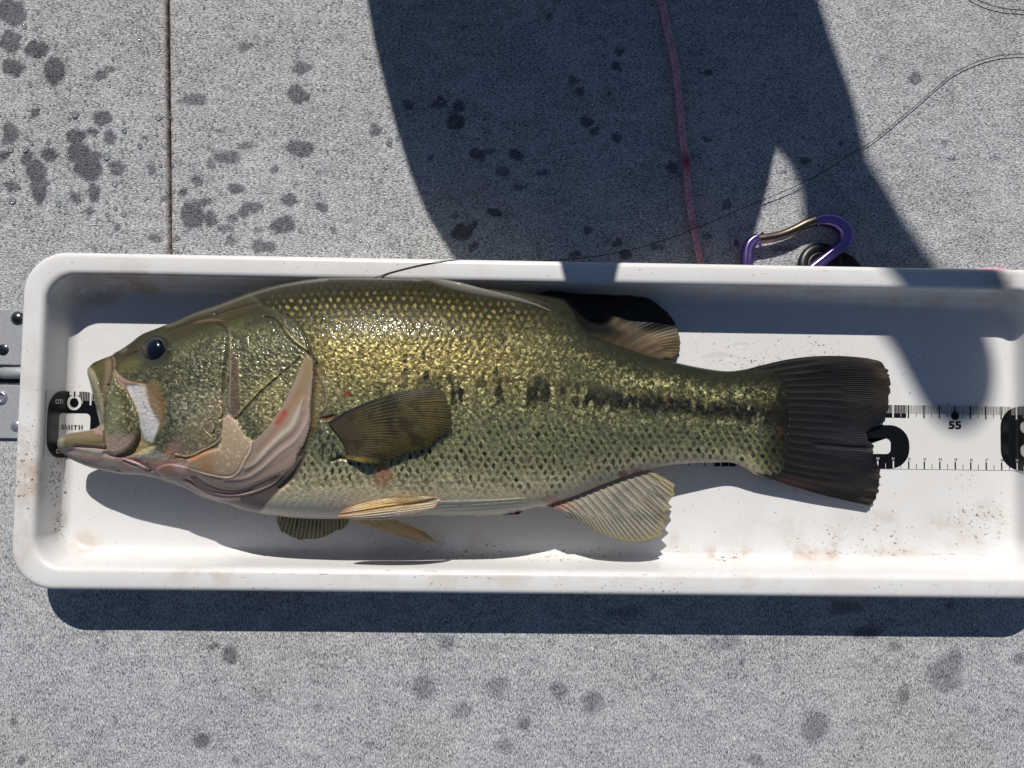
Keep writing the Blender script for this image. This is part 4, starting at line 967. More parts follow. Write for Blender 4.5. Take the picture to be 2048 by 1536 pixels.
def fin(name, base, mid, edge, zf, colf, mat, nu=260, nv=90, rays=18, ridge=.00035, split=2.0, jag=0.0, **kw):
    B, E = spline(base, nu), resample(edge, nu)
    Mi = (B + E) / 2 if mid is None else spline(mid, nu)
    u = np.linspace(0, 1, nu)[:, None]; v = np.linspace(0, 1, nv)[None]
    B, E, Mi = (q_[:, None] for q_ in (B, E, Mi)); vv_ = v[..., None]
    P = (1 - vv_) ** 2 * B + 2 * vv_ * (1 - vv_) * Mi + vv_ ** 2 * E
    if jag: P = P + (E - B) / np.linalg.norm(E - B, axis=-1, keepdims=True) * (jag * (vnoise(u * 90, u * 0, 1, 33) - .5) * 2)[..., None] * vv_ ** 6
    PX, PY = P[..., 0], P[..., 1]
    ph = u * rays + 0 * v; fr = ph % 1.0
    ray = np.exp(-((fr - .5) / .20) ** 2)
    # every ray forks towards the margin
    fr2 = (u * rays * split) % 1.0; ray2 = np.exp(-((fr2 - .5) / .24) ** 2); k = sst(.45, .7, v)
    ray = ray * (1 - k) + ray2 * k
    env = np.clip(np.minimum(u, 1 - u) * 30, 0, 1) * np.clip((1 - v) * 12, .15, 1)
    Z = zf(PX, PY, u, v) + ridge * ray * env
    T = at(PX, PY, Z); Bk = T.copy(); Bk[..., 2] -= 0.00045
    c, al = colf(PX, PY, u, v, ray); c = np.clip(c, 0, 1); al = np.broadcast_to(al, PX.shape)
    col = np.concatenate([c, al[..., None]], -1).reshape(-1, 4)
    n0 = nu * nv; f = gridfaces(nu, nv)
    I = np.arange(n0).reshape(nu, nv); rg = np.r_[I[:, 0], I[-1, 1:], I[-2::-1, -1], I[0, -2:0:-1]]; r2 = np.roll(rg, -1)
    F_ = np.vstack([f[:, ::-1], f + n0, np.stack([rg, r2, r2 + n0, rg + n0], -1)])
    me = mesh(name, np.vstack([T.reshape(-1, 3), Bk.reshape(-1, 3)]), F_, col=np.vstack([col, col]))
    return kid(name, me, mat, **kw)
def mixc(a, b, m): m = np.clip(m, 0, 1)[..., None]; return a * (1 - m) + b * m
def L3(c, shape): return np.zeros(shape + (3,)) + lin(c)

def tail_col(PX, PY, u, v, ray):
    c = L3((32, 29, 27), PX.shape); st = fbm(u * 60 + 0 * v, v * 6 + 0 * u, 1, 55)
    c = mixc(c, lin((14, 13, 15)), sst(.40, .62, st) * .92); c = mixc(c, lin((74, 62, 48)), ray * sst(.5, .8, vnoise(u * 24 + 0 * v, v * 3 + 0 * u, 1, 65)) * .5)
    c = mixc(c, lin((92, 76, 54)), sst(.86, .97, v) * sst(.5, .7, fbm(u * 30 + 0 * v, 0 * u + v * 2, 1, 56)) * .8 + sst(.75, 1, v) * (1 - sst(.25, .5, u)) * .35)
    c = mixc(c, lin((34, 38, 48)), np.exp(-((u - .6) / .22) ** 2) * .6 * sst(.1, .4, v)); c = mixc(c, lin((84, 52, 50)), sst(.86, .98, u) * (1 - sst(.3, .7, v)) * .6)
    c = mixc(c, lin((92, 82, 58)), (1 - sst(.0, .3, v)) * (1 - sst(.1, .3, u)) * .5); c = mixc(c, lin((30, 28, 26)), (1 - sst(.08, .3, v)) * .85)
    return c * .68, 0.97 - .10 * sst(.75, 1, v)
def tail_z(PX, PY, u, v):
    return ip(ZM, PX) * .01 + ZF + .0018 - .0012 * v + .0008 * np.sin(u * 21) * v + .0006 * np.sin(u * 9 + 1) * v - .0014 * np.exp(-((u - .655) / .012) ** 2) * sst(.25, .4, v)
fin('caudal_fin', [(1500,738),(1540,762),(1570,800),(1578,840),(1568,890),(1545,935),(1512,946)],
    [(1612,700),(1640,748),(1672,795),(1690,840),(1670,900),(1645,950),(1602,984)],
    [(1735,716.5),(1752,720),(1765,726),(1775,741),(1779,757),(1780,770),(1779,785),(1778,798),(1776,811),(1773,826),(1769,842),(1758,851),(1742,855),(1733,866),(1736,880),(1744,888),(1748,896),(1747,907),(1752,920),(1757,932),(1760,945),(1760,957),(1757,978),(1751,998),(1740,1011.5)],
    tail_z, tail_col, fin_dark, nu=400, nv=80, rays=19, split=4, ridge=.00022, jag=2.2)

def pec_col(PX, PY, u, v, ray):
    c = L3((92, 82, 46), PX.shape); st = vnoise(u * 70 + 0 * v, v * 5 + 0 * u, 1, 64); c = mixc(c, lin((26, 24, 20)), (1 - ray) * sst(.2, .5, v) * (.35 + .8 * st))
    c = mixc(c, lin((128, 108, 52)), ray * sst(.4, .9, v) * .8 * st); c = mixc(c, lin((66, 54, 44)), (1 - sst(.1, .45, v)) * .7)
    c = mixc(c, lin((172, 150, 88)), sst(.88, .97, u) * .85); c = mixc(c, lin((40, 42, 46)), (1 - sst(.02, .10, u)) * .8)
    c = mixc(c, lin((30, 26, 18)), sst(.45, .7, fbm(PX, PY, 26, 57)) * .6); c = mixc(c, lin((104, 90, 46)), sst(.5, .7, fbm(PX, PY, 18, 67)) * sst(.35, .6, v) * .3)
    return c, (1 - .16 * sst(.3, .8, v)) * (1 - .55 * sst(.93, 1, v) * sst(.05, .2, u))
fin('pectoral_fin', [(655,845),(672,866),(688,892),(692,918)], [(752,780),(780,828),(778,872),(735,928)],
    [(872,776),(884,781),(891,790),(896,804),(900,820),(902,835),(903.5,850),(900,864),(884,872),(868,884),(858,895),(845,899),(828,905),(813,908),(798,914),(786,919),(764,925),(745,929)],
    lambda PX, PY, u, v: bodyz(PX, PY) + .0018 + .0032 * np.sin(np.pi * np.clip(v, 0, 1)) * (1 - .3 * u) + .0012 * v, pec_col, fin_dark, nu=340, nv=76, rays=24, split=2, ridge=.0001, jag=2.5)

def anal_col(PX, PY, u, v, ray):
    c = L3((190, 184, 168), PX.shape); c = mixc(c, lin((134, 131, 122)), (1 - ray) * .6 * sst(.08, .3, v)); c = mixc(c, lin((198, 188, 160)), ray * .5)
    c = mixc(c, lin((132, 132, 118)), sst(.45, .7, fbm(PX, PY, 22, 58)) * .5 * sst(.1, .3, v)); c = mixc(c, lin((192, 178, 134)), sst(.84, .97, v) * .6 + sst(.85, 1, u) * .6)
    c = mixc(c, lin((196, 128, 112)), (1 - sst(.0, .30, u)) * (1 - sst(.1, .6, v)) * .85); c = mixc(c, lin((188, 160, 136)), (1 - sst(.02, .16, v)) * .6); c = mixc(c, lin((120, 72, 66)), np.exp(-((u - .72) / .02) ** 2) * .35 * sst(.3, .6, v))
    return c, .88 - .12 * sst(.7, 1, v)
fin('anal_fin', [(1094,1012),(1150,992),(1200,970),(1250,950),(1297,939)], [(1130,1020),(1190,1020),(1238,1012),(1280,985),(1322,952)],
    [(1132,1037),(1150,1037),(1172,1049),(1195,1063),(1228,1077),(1258,1083.5),(1280,1084.6),(1303,1080),(1326,1070),(1321.5,1063),(1333,1055.4),(1327,1046.4),(1341,1037.4),(1329,1025),(1344.5,1013.9),(1336,1006),(1343,996),(1349.5,989),(1346,980),(1350,969)],
    lambda PX, PY, u, v: ip(ZM, PX) * .01 + ZF + .0015 - .0008 * v + .0012 * np.sin(u * 12) * v * .6 + .003 * (1 - u) * np.sin(np.pi * v) * .5, anal_col, fin_pale, nu=340, nv=80, rays=15, split=2, ridge=.0008)

def dor_col(PX, PY, u, v, ray):
    c = L3((15, 15, 13), PX.shape); k = np.clip(sst(.60, .80, u) * sst(.05, .5, v) * sst(650, 680, PY) + sst(660, 700, PY) * .5 + sst(1205, 1235, PX) * np.exp(-((PY - 640 - (PX - 1222) * .5) / 12) ** 2) * .6, 0, 1)  # sunlit part painted tan, shaded front painted near black
    c = mixc(c, lin((150, 128, 88)), k * (.40 + .35 * ray)); c = mixc(c, lin((64, 52, 36)), k * sst(.5, .75, vnoise(u * 34 + 0 * v, v * 3 + 0 * u, 1, 68)) * .7); c = mixc(c, lin((74, 62, 58)), k * (1 - sst(.3, .7, v)) * .6); c = mixc(c, lin((70, 72, 64)), ray * sst(.7, .95, v) * .25)
    return c, 0.99 - .12 * sst(.7, 1, v)
fin('soft_dorsal_fin', [(1060,592),(1110,602),(1140,622),(1165,656),(1200,678),(1251,697),(1296,711),(1322,718)], [(1105,576),(1180,590),(1225,612),(1250,640),(1272,664),(1300,682),(1322,698),(1335,714)],
    [(1150,583),(1185,585),(1217,590),(1262,591.5),(1294,596),(1312,606),(1332,623),(1342,633),(1348,641),(1353,651),(1356.5,661),(1358,671),(1361,681),(1360,694),(1356.5,706),(1349,714),(1341,719)],
    lambda PX, PY, u, v: (ip(ZM, PX) * .01 + ZF) * (1 - v) ** 3 + (ZF + .0045) * (1 - (1 - v) ** 3) + .0006 * np.sin(u * 40) * v, dor_col, fin_dark, nu=280, nv=64, rays=14, split=3, ridge=.00016, jag=1.5)

def pel_col(PX, PY, u, v, ray):
    c = L3((224, 206, 172), PX.shape); top = np.exp(-((u - .34) / .2) ** 2) * sst(.1, .3, v) * (1 - sst(.75, .95, v)); c = mixc(c, lin((222, 188, 116)), top * .85)
    c = mixc(c, lin((120, 78, 40)), np.exp(-((u - .50 - .06 * np.sin(v * 3)) / .022) ** 2) * (1 - sst(.6, .85, v)) * .8); c = mixc(c, lin((232, 218, 206)), sst(.55, .8, u) * .8); c = mixc(c, lin((198, 152, 122)), (1 - sst(.03, .2, v)) * .7)
    return c, np.full(PX.shape, 1.0)
def pel_z(PX, PY, u, v): return np.maximum(bodyz(PX, PY) + .0012, bodyz(PX, 0 * PY + 1011) + .001 + .002 * v) + .004 * np.sin(np.pi * v) * np.sin(np.pi * np.clip(u, 0, 1)) + .001 * v - .0012 * np.exp(-((u - .5) / .05) ** 2)
fin('pelvic_fin', [(690,1017),(680,1026),(677,1034),(690,1038)], [(765,992),(772,1004),(778,1018),(778,1046)], [(818,996),(836,993.5),(852,991.5),(862,994),(870,995),(881,1000.7),(875,1008),(869,1015),(853,1022),(835,1027.6)], pel_z, pel_col, fin_pale, nu=200, nv=90, rays=9, ridge=.0004)
def pel2_col(PX, PY, u, v, ray):
    c = L3((252, 230, 184), PX.shape); c = mixc(c, lin((255, 236, 196)), ray * .6); c = mixc(c, lin((206, 196, 172)), sst(.75, 1, v) * .7); return c, .92 - .1 * sst(.6, 1, v)
fin('pelvic_fin', [(735,1028),(712,1030),(698,1038)], [(800,1038),(782,1050),(762,1062)], [(852,1066),(864,1076),(874,1085.6),(862,1087),(848,1087.7),(818,1077)], lambda PX, PY, u, v: ip(ZM, PX) * .01 + ZF - .010 - .007 * v, pel2_col, fin_thin, nu=160, nv=80, rays=8, ridge=.0003, label='yellowish pelvic fin of the far side showing under the belly')
def pec2_col(PX, PY, u, v, ray):
    c = L3((150, 146, 112), PX.shape); c = mixc(c, lin((48, 48, 34)), (1 - ray) * (.3 + .8 * vnoise(u * 47 + 0 * v, v * 2 + 0 * u, 1, 66)) * sst(.1, .4, fbm(u * 30 + 0 * v, v, 1, 59) + .15)); c = mixc(c, lin((164, 158, 116)), ray * .5); c = mixc(c, lin((84, 82, 58)), sst(.85, 1, v) * .5); return c, .96 - .06 * v
fin('pectoral_fin', [(556,1016),(600,1020),(650,1024),(700,1026)], None, [(553,1040),(556,1049),(562,1063),(575,1069),(586,1075),(593,1077),(599,1081),(612,1078),(633,1078),(648,1074),(661,1068),(672,1061),(683,1059),(692,1052),(698,1042)], lambda PX, PY, u, v: ZF + .013 - .004 * v + 0 * u, pec2_col, fin_dark, nu=280, nv=50, rays=20, split=1, ridge=.0006, label='striped far pectoral fin sticking out below the belly')

# folded spiny dorsal fin: a low ridge of thin skin, sky reflection painted as grey
def spiny():
    P = np.array([(840,560),(862,560.5),(885,566),(930,577),(980,588),(1030,598),(1075,611),(1102,623)], float); P = spline(P, 160); t = np.linspace(0, 1, 160)
    z = bodyz(P[:, 0], P[:, 1] + 6) * .8 + .2 * bodyz(P[:, 0], P[:, 1])
    path = at(P[:, 0], P[:, 1], z); r = .0023 * np.interp(t, [0, .1, .3, .6, 1], [.1, .8, 1.3, .8, .15])
    V, F_ = tube(path, r, r * .30, 12); return mesh('spiny_dorsal_fin', V, F_, col=np.tile(np.r_[lin((104, 102, 92)), 1.0], (len(V), 1)))
kid('spiny_dorsal_fin', spiny(), fin_dark, label='thin spiny dorsal fin folded flat along the back, wet reflection painted grey')
# ------------------------------------------------------------------ cord, line, carabiner, strap, hinge, water
def cord():
    px = [(1316,-60),(1322,-10),(1333,50),(1350,130),(1358,200),(1366,280),(1373,330),(1377,390),(1384,440),(1393,485),(1402,526),(1416,556),(1460,574),(1560,582),(1700,580),(1850,566),(1915,553),(1953,545),(1985,541.5),(2013,545),(2060,556),(2140,570)]
    P = spline(np.array([list(at(x, y, 0.0030 if y < 530 or x < 1420 else 0.0026)) for x, y in px]), 1100)
    n = len(P); ns = 20; i = np.arange(n)[:, None]; a = np.arange(ns)[None] / ns
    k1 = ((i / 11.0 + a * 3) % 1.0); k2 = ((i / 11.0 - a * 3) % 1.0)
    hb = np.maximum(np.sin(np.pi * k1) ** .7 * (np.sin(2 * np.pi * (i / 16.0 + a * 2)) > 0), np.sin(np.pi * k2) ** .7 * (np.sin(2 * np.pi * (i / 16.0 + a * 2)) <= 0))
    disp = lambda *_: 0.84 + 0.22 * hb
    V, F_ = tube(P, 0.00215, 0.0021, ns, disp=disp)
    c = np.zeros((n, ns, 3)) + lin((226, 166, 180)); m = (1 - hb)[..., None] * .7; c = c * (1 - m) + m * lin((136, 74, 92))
    fl = (np.random.RandomState(4).rand(n // 4 + 1, ns) > .80).repeat(4, 0)[:n][..., None]; c = np.where(fl, c * .5 + .5 * lin((226, 186, 192)), c)
    x, y = proj(P); rd = np.exp(-((y - 325) / 16) ** 2) * (x < 1420) * .85 + np.exp(-((y - 452) / 8) ** 2) * .4 * (x < 1420); rd = rd[:, None, None]; c = c * (1 - rd) + rd * lin((150, 28, 52))
    s = NT('braided_pink_cord'); at_ = s.attr('Col'); s.l(at_.outputs['Color'], s.p.inputs['Base Color']); s.set(Roughness=.75, Specular_IOR_Level=.25)
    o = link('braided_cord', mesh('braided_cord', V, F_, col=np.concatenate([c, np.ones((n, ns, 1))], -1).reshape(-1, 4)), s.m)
    tag(o, 'pink braided cord lying across the deck from the top edge to the tray', 'cord')
cord()
line_mat = simple('dark_braided_line', (52, 44, 36), .5, scale=2000, var=.4)
def fline(name, pts, label, r=.00028):
    P = spline(np.array([list(at(x, y, z)) for x, y, z in pts]), 500); V, F_ = tube(P, r, None, 8)
    tag(link(name, mesh(name, V, F_), line_mat), label, 'fishing line')
fline('fishing_line', [(742,557.5,.0322),(752,554.5,.0334),(780,545,.0335),(820,534.5,.0335),(855,527,.0335),(888,521.8,.0332),(920,520.3,.0310),(970,520.5,.024),(1040,522,.012),(1100,521,.005),(1180,514,.0030),(1260,500,.0028),(1340,476,.004),(1372,464,.0062),(1390,456.5,.0066),(1408,450,.0058),(1450,432,.0032),(1500,411,.0026),(1560,386,.003),(1600,368,.003),(1650,342,.0018),(1700,309,.0018),(1750,279,.0018),(1800,237,.0019),(1850,195,.0019),(1900,152,.0018),(1940,130,.0018),(1980,115,.0018),(2020,109,.0018),(2070,108,.0018),(2160,112,.0018)],
      'long thin dark fishing line crossing the cord from the tray rim to the right edge', .00026)
fline('fishing_line', [(1900,-40,.0019),(1945,-6,.0019),(1970,6,.002),(1995,14,.002),(2020,18.5,.0019),(2060,21,.0018),(2150,24,.0018)], 'short piece of dark fishing line curving through the upper right corner', .00027)

def carabiner():
    t = empty('carabiner', at(1600, 500, 0.0)); tag(t, 'purple anodised bent gate carabiner lying on the carpet behind the tray', 'carabiner')
    def k(name, V, F_, m, par=t):
        o = link(name, mesh(name, V, F_), m, par)
        o.matrix_parent_inverse = Matrix.Translation(-t.location) if par is t else Matrix.Identity(4)
        return o
    purple = simple('purple_anodised_metal', (158, 132, 196), .30, 1.0, var=.12, scale=300, bump=.05)
    bronze = simple('bronze_gate_metal', (150, 132, 116), .24, 1.0, var=.25, scale=500, bump=.12)
    steel = simple('steel_rivet', (190, 190, 196), .25, 1.0)
    ZC = .0072
    fr = [(1516,477,20),(1508,481,21),(1499,490,22.5),(1494.5,505,23),(1493.5,520,24),(1494,535,24),(1499,553,24),(1518,567,24),(1560,571,23),(1595,560,22),(1622,540,22),(1640,526,22.5),(1660,510.5,23),(1676,498,24),(1688,485,26),(1692,469,27),(1685,456,27),(1672,446,26.5),(1655,441,25),(1642,441,22),(1632,443.5,20)]
    A_ = spline(np.array(fr, float), 260); P = at(A_[:, 0], A_[:, 1], ZC); w = A_[:, 2] * .00034 / 2
    def prof_(n, ns):      # flattened I-shaped bar
        a = np.arange(ns) / ns * 2 * np.pi; f = 1 - .20 * np.exp(-((np.abs(np.sin(a)) - 1) / .10) ** 2); return np.tile(f, (n, 1))
    V, F_ = tube(P, w, w * 1.15, 28, disp=prof_); k('frame', V, F_, purple)
    gt = np.array([(1512,479,15.5),(1530,477,16.5),(1548,474,16.5),(1568,468.5,16.5),(1590,459,16.5),(1612,448,17),(1631,441.5,18.5)], float); A2 = spline(gt, 120); P2 = at(A2[:, 0], A2[:, 1], ZC + .0003)
    V, F_ = tube(P2, A2[:, 2] * .00038 / 2, A2[:, 2] * .00034 / 2, 24); g = k('gate', V, F_, bronze)
    def dome(px, py, z, r, h, n=16):
        c = at(px, py, z); V = [c + np.array([0, 0, h])]; F_ = []
        for i, q in enumerate((.5, .85, 1, 1)):
            for j in range(n): a = j / n * 2 * math.pi; V.append(c + np.array([r * q * math.cos(a), r * q * math.sin(a), h * (1 - q * q) if i < 3 else -h]))
        for j in range(n): F_.append([0, 1 + j, 1 + (j + 1) % n])
        for i in range(3):
            for j in range(n): p = 1 + i * n + j; q_ = 1 + i * n + (j + 1) % n; F_.append([p, p + n, q_ + n, q_])
        return np.array(V), F_
    V, F_ = dome(1622.5, 442.5, ZC + .0024, .0010, .0007)
    o = link('rivet', mesh('rivet', V, F_), steel, g); o.matrix_parent_inverse = Matrix.Translation(-t.location)
    V, F_ = tube(at([1542, 1543.5, 1544.5], [463.5, 468, 473], [ZC + .0016, ZC + .0026, ZC + .0029]), .0005, None, 8); o = link('notch', mesh('notch', V, F_), simple('notch_dark', (26, 20, 16), .4), g); o.matrix_parent_inverse = Matrix.Translation(-t.location)
    V, F_ = dome(1525, 467, ZC - .001, .0010, .0026); k('hook_tip', V, F_, purple)
carabiner()
def strap():
    t = empty('strap_keeper', at(1650, 530, 0)); tag(t, 'black rubber strap loop lying inside the lower bend of the purple carabiner', 'strap')
    blk = simple('black_rubber', (24, 24, 24), .38, var=.4, scale=700, bump=.1); web = simple('black_webbing', (20, 20, 24), .8, var=.4, scale=1500, bump=.5)
    inv = Matrix.Translation(-t.location)
    a = np.linspace(0, 2 * np.pi, 90, endpoint=False)
    P = at(1640 + 34 * np.cos(a), 531 + 34 * np.sin(a), .0030 + .0012 * np.sin(a)); V, F_ = tube(P, .0036, .0026, 18, closed=True); o = link('ring', mesh('ring', V, F_), blk, t); o.matrix_parent_inverse = inv
    P = at(1640 + 23 * np.cos(a), 532 + 25 * np.sin(a), .0058 + .0010 * np.sin(a)); V, F_ = tube(P, .0011, .0010, 12, closed=True); o = link('lip', mesh('lip', V, F_), blk, t); o.matrix_parent_inverse = inv
    E = [(1655,548),(1652,520),(1664,508),(1682,504),(1700,510),(1714,522),(1726,538),(1728,560),(1690,575)]
    Q = spline(np.array(E + E[:1], float), 81)[:-1]; V = []; F_ = []
    for z, q in ((.0003, 1.0), (.0034, 1.0), (.0042, .93)):
        c = Q.mean(0); V += at(*(c + (Q - c) * q).T, z).tolist()
    n = 80
    for i in range(2):
        for j in range(n): F_.append([i * n + j, (i + 1) * n + j, (i + 1) * n + (j + 1) % n, i * n + (j + 1) % n])
    F_.append([2 * n + j for j in range(n)][::-1])
    o = link('tab', mesh('tab', np.array(V), F_), web, t); o.matrix_parent_inverse = inv
strap()

def hinge():
    t = empty('hinge', at(0, 746, 0)); tag(t, 'aluminium piano hinge with screws at the left edge beside the tray', 'hinge'); inv = Matrix.Translation(-t.location)
    alu = NT('brushed_aluminium'); v = alu.coord((1, 6, 1)); f = alu.noise(v, 500, 4); alu.l(alu.ramp(f, [(.3, tuple(lin((150, 152, 156)))), (.7, tuple(lin((190, 192, 196))))]), alu.p.inputs['Base Color']); alu.set(Metallic=.25, Roughness=.45); alu.bump(f, .1, .0002); alu = alu.m
    steel = simple('steel_screw', (120, 118, 114), .25, 1.0, var=.3, scale=900); bright = simple('bright_aluminium', (200, 202, 206), .3, .8); dark = simple('screw_recess', (34, 28, 24), .5)
    def k(name, V, F_, m, par=t, sm=True, **kw):
        o = link(name, mesh(name, np.array(V), F_, smooth=sm), m, par); o.matrix_parent_inverse = inv; return tag(o, **kw)
    def plate(x0, x1, y0, y1, z0, z1):
        a, b_ = at(x0, y0, z1), at(x1, y1, z1); e = .0004
        x0, x1, y0, y1 = a[0], b_[0], b_[1], a[1]; V = []
        for z, q in ((z0, 0), (z1 - e, 0), (z1, e)): V += [(x0 + q, y0 + q, z), (x1 - q, y0 + q, z), (x1 - q, y1 - q, z), (x0 + q, y1 - q, z)]
        F_ = [[3, 2, 1, 0], [8, 9, 10, 11]]
        for i in (0, 4):
            for j in range(4): F_.append([i + j, i + (j + 1) % 4, i + 4 + (j + 1) % 4, i + 4 + j])
        return V, F_
    V, F_ = plate(-120, 78, 616, 731, .0003, .0022); k('leaf', V, F_, alu, sm=False)
    V, F_ = plate(-120, 78, 767, 878, .0003, .0022); k('leaf', V, F_, alu, sm=False)
    V, F_ = plate(-120, 78, 731.3, 766.7, .0002, .0008); k('pin_bed', V, F_, dark, sm=False)
    for a, b_, r in ((-120, 6.0, .00335), (7.5, 78, .0036)):
        P = at([a, (a + b_) / 2, b_], 746 + 0 * np.arange(3), .0030); V, F_ = tube(P, r, r, 24); k('knuckle', V, F_, alu)
    def disc(px, py, r, h, z, rim=0.0, n=28):
        c = at(px, py, z); V = [c + np.array([0, 0, h * (1 if rim == 0 else .2)])]; F_ = []
        for q, hh in ((.25, .95 if rim == 0 else .2), (.5, .8 if rim == 0 else .2), (.62, .68 if rim == 0 else 1.0), (.85, .3 if rim == 0 else .9), (1, 0), (1, -.6)):
            for j in range(n): a = j / n * 2 * math.pi; V.append(c + np.array([r * q * math.cos(a), r * q * math.sin(a), h * hh]))
        for j in range(n): F_.append([0, 1 + j, 1 + (j + 1) % n])
        for i in range(5):
            for j in range(n): p, q_ = 1 + i * n + j, 1 + i * n + (j + 1) % n; F_.append([p, p + n, q_ + n, q_])
        return V, F_
    def cross(px, py, z, r, par):
        c = at(px, py, z); V = []; F_ = []
        for a in (0.5, 0.5 + math.pi / 2):
            d = np.array([math.cos(a), math.sin(a), 0]); q = np.array([-d[1], d[0], 0]); n0 = len(V)
            V += [c + d * r + q * r * .22, c - d * r + q * r * .22, c - d * r - q * r * .22, c + d * r - q * r * .22]; F_.append([n0, n0 + 1, n0 + 2, n0 + 3]); c = c + np.array([0, 0, .00006])
        o = link('recess', mesh('recess', np.array(V), F_, smooth=False), dark, par); o.matrix_parent_inverse = inv
    V, F_ = disc(35.5, 637, .0044, .0022, .0022); s1 = k('screw', V, F_, steel, label='domed steel cross head screw half hidden by the tray rim'); cross(36, 636.5, .00455, .0021, s1)
    V, F_ = disc(6, 700, .0036, .0007, .0022); s2 = k('screw', V, F_, steel); cross(6, 700, .0031, .0018, s2)
    V, F_ = disc(2, 795, .0042, .0014, .0022, rim=1); s3 = k('screw', V, F_, bright, label='bright ring shaped aluminium rivet'); V, F_ = disc(2, 795, .0013, .0002, .0028); o = link('recess', mesh('recess', np.array(V), F_), dark, s3); o.matrix_parent_inverse = inv
    V, F_ = disc(33, 853, .0036, .0010, .0022); s4 = k('screw', V, F_, bright); cross(33, 853, .0034, .0015, s4)
hinge()

# water beads on the carpet and on the tray
def water():
    s = NT('whitened_water'); tp = s.n('ShaderNodeBsdfTransparent'); tp.inputs[0].default_value = (.93, .94, .95, 1); gl = s.n('ShaderNodeBsdfGlossy'); gl.inputs['Roughness'].default_value = .06
    fr = s.n('ShaderNodeFresnel'); fr.inputs[0].default_value = 1.33; mx = s.n('ShaderNodeMixShader'); s.l(fr.outputs[0], mx.inputs[0]); s.l(tp.outputs[0], mx.inputs[1]); s.l(gl.outputs[0], mx.inputs[2]); tl = s.n('ShaderNodeBsdfTranslucent'); tl.inputs[0].default_value = (1, 1, 1, 1); m0 = s.n('ShaderNodeMixShader'); m0.inputs[0].default_value = .30; s.l(tp.outputs[0], m0.inputs[1]); s.l(tl.outputs[0], m0.inputs[2]); s.l(m0.outputs[0], mx.inputs[1]); s.l(mx.outputs[0], s.out.inputs[0]); wm = s.m  # white translucence mixed in, imitating sunlight focused by each bead
    n = 14; V = []; F_ = []
    for i, q in enumerate((0, .35, .65, .88, 1, 1.0)):
        h = (1, .94, .74, .44, .12, -.12)[i]
        if i == 0: V.append((0, 0, h)); continue
        for j in range(n): a = j / n * 2 * math.pi; V.append((q * math.cos(a), q * math.sin(a), h))
    for j in range(n): F_.append([0, 1 + j, 1 + (j + 1) % n])
    for i in range(4):
        for j in range(n): p, q_ = 1 + i * n + j, 1 + i * n + (j + 1) % n; F_.append([p, p + n, q_ + n, q_])
    F_.append([1 + 4 * n + j for j in range(n)][::-1])
    me = mesh('water_bead', np.array(V), F_); me.materials.append(wm)
    rs = random.Random(8)
    named = [(316,234,6),(248,260,5),(150,228,6),(213,312,7),(229,367,6),(249,261,5),(25,401,6),(214,428,5),(247,428,5),(230,415,4),(117,409,4),(97,284,4),(50,298,5),(21,298,5),(62,285,4),(25,340,3),(279,78,4),(48,52,4),(70,58,4),(74,23,4),(280,292,4),(260,372,4),(340,234,3),(217,171,3),(60,170,4),(139,177,3),(247,242,4),(320,329,4),(353,475,5),(388,401,4),(819,510,5),(780,280,5),(795,277,4),(775,285,5),(803,253,4),(779,288,4),(694,510,4),(760,360,4),(458,70,3),(280,292,4),(318,99,3),(500,250,3),(650,250,3),(600,460,4),(667,462,4),(720,480,4)]
    def zsurf(x, y): return .0002
    for (x, y, r) in named:
        p = at(x, y, .0004); o = bpy.data.objects.new('water_bead', me); COL.objects.link(o)
        k = r * .00036 * rs.uniform(.85, 1.1); o.location = p; o.scale = (k, k * rs.uniform(.85, 1.1), k * .72); o.rotation_euler = (0, 0, rs.uniform(0, 6))
        tag(o, 'small clear water bead standing on the grey carpet', 'water bead', 'water beads on the carpet')
    VV = []; FF = []
    Vb = np.array(V)
    for _ in range(900):
        while True:
            x, y = rs.uniform(-10, 900), rs.uniform(0, 540)
            if rs.random() < (1.0 if x < 460 else .35) and (y < 505 or x < 60): break
        if _ > 850: x, y = rs.uniform(0, 2040), rs.uniform(1280, 1530)
        k = rs.uniform(1.0, 3.0) * .00030; p = at(x, y, .0005); n0 = len(VV) * len(Vb)
        VV.append(Vb * [k, k, k * .75] + p); FF += [[q + n0 for q in f] for f in F_]
    o = link('water_spray', mesh('water_spray', np.vstack(VV), FF), wm); tag(o, 'fine spray of tiny water drops scattered over the carpet', 'water spray', kind='stuff')
    q_ = NT('thin_water_film'); q_.set(Base_Color=(1, 1, 1, 1), Roughness=.08, Alpha=.10, Specular_IOR_Level=.6); wf = q_.m
    # thin wet film patches on the tray floor beside the tail
    for (pts, lab) in (([(1404,716),(1410,708),(1424,704),(1446,704),(1470,710),(1482,716),(1476,723),(1455,726),(1430,725),(1412,722)], 'flat clear water film on the tray floor in front of the tail fin'), ([(1462,690),(1474,685),(1490,684),(1500,690),(1492,697),(1474,697)], 'small clear water puddle on the tray floor nearest the dark dorsal fin')):
        Q = spline(np.array(pts + pts[:1], float), 61)[:-1]; c = Q.mean(0); V = []; F2 = []
        for z, q in ((ZF + .00005, 1.0), (ZF + .00022, .97), (ZF + .00028, .88), (ZF + .0003, .5)): V += at(*(c + (Q - c) * q).T, z).tolist()
        V.append(at(c[0], c[1], ZF + .0003).tolist())
        for i in range(3):
            for j in range(60): F2.append([i * 60 + j, (i + 1) * 60 + j, (i + 1) * 60 + (j + 1) % 60, i * 60 + (j + 1) % 60][::-1])
        for j in range(60): F2.append([180 + j, 180 + (j + 1) % 60, 240])
        F2.append([j for j in range(60)][::-1])
        tag(link('water_film', mesh('water_film', np.array(V), F2), wf), lab, 'water')
water()

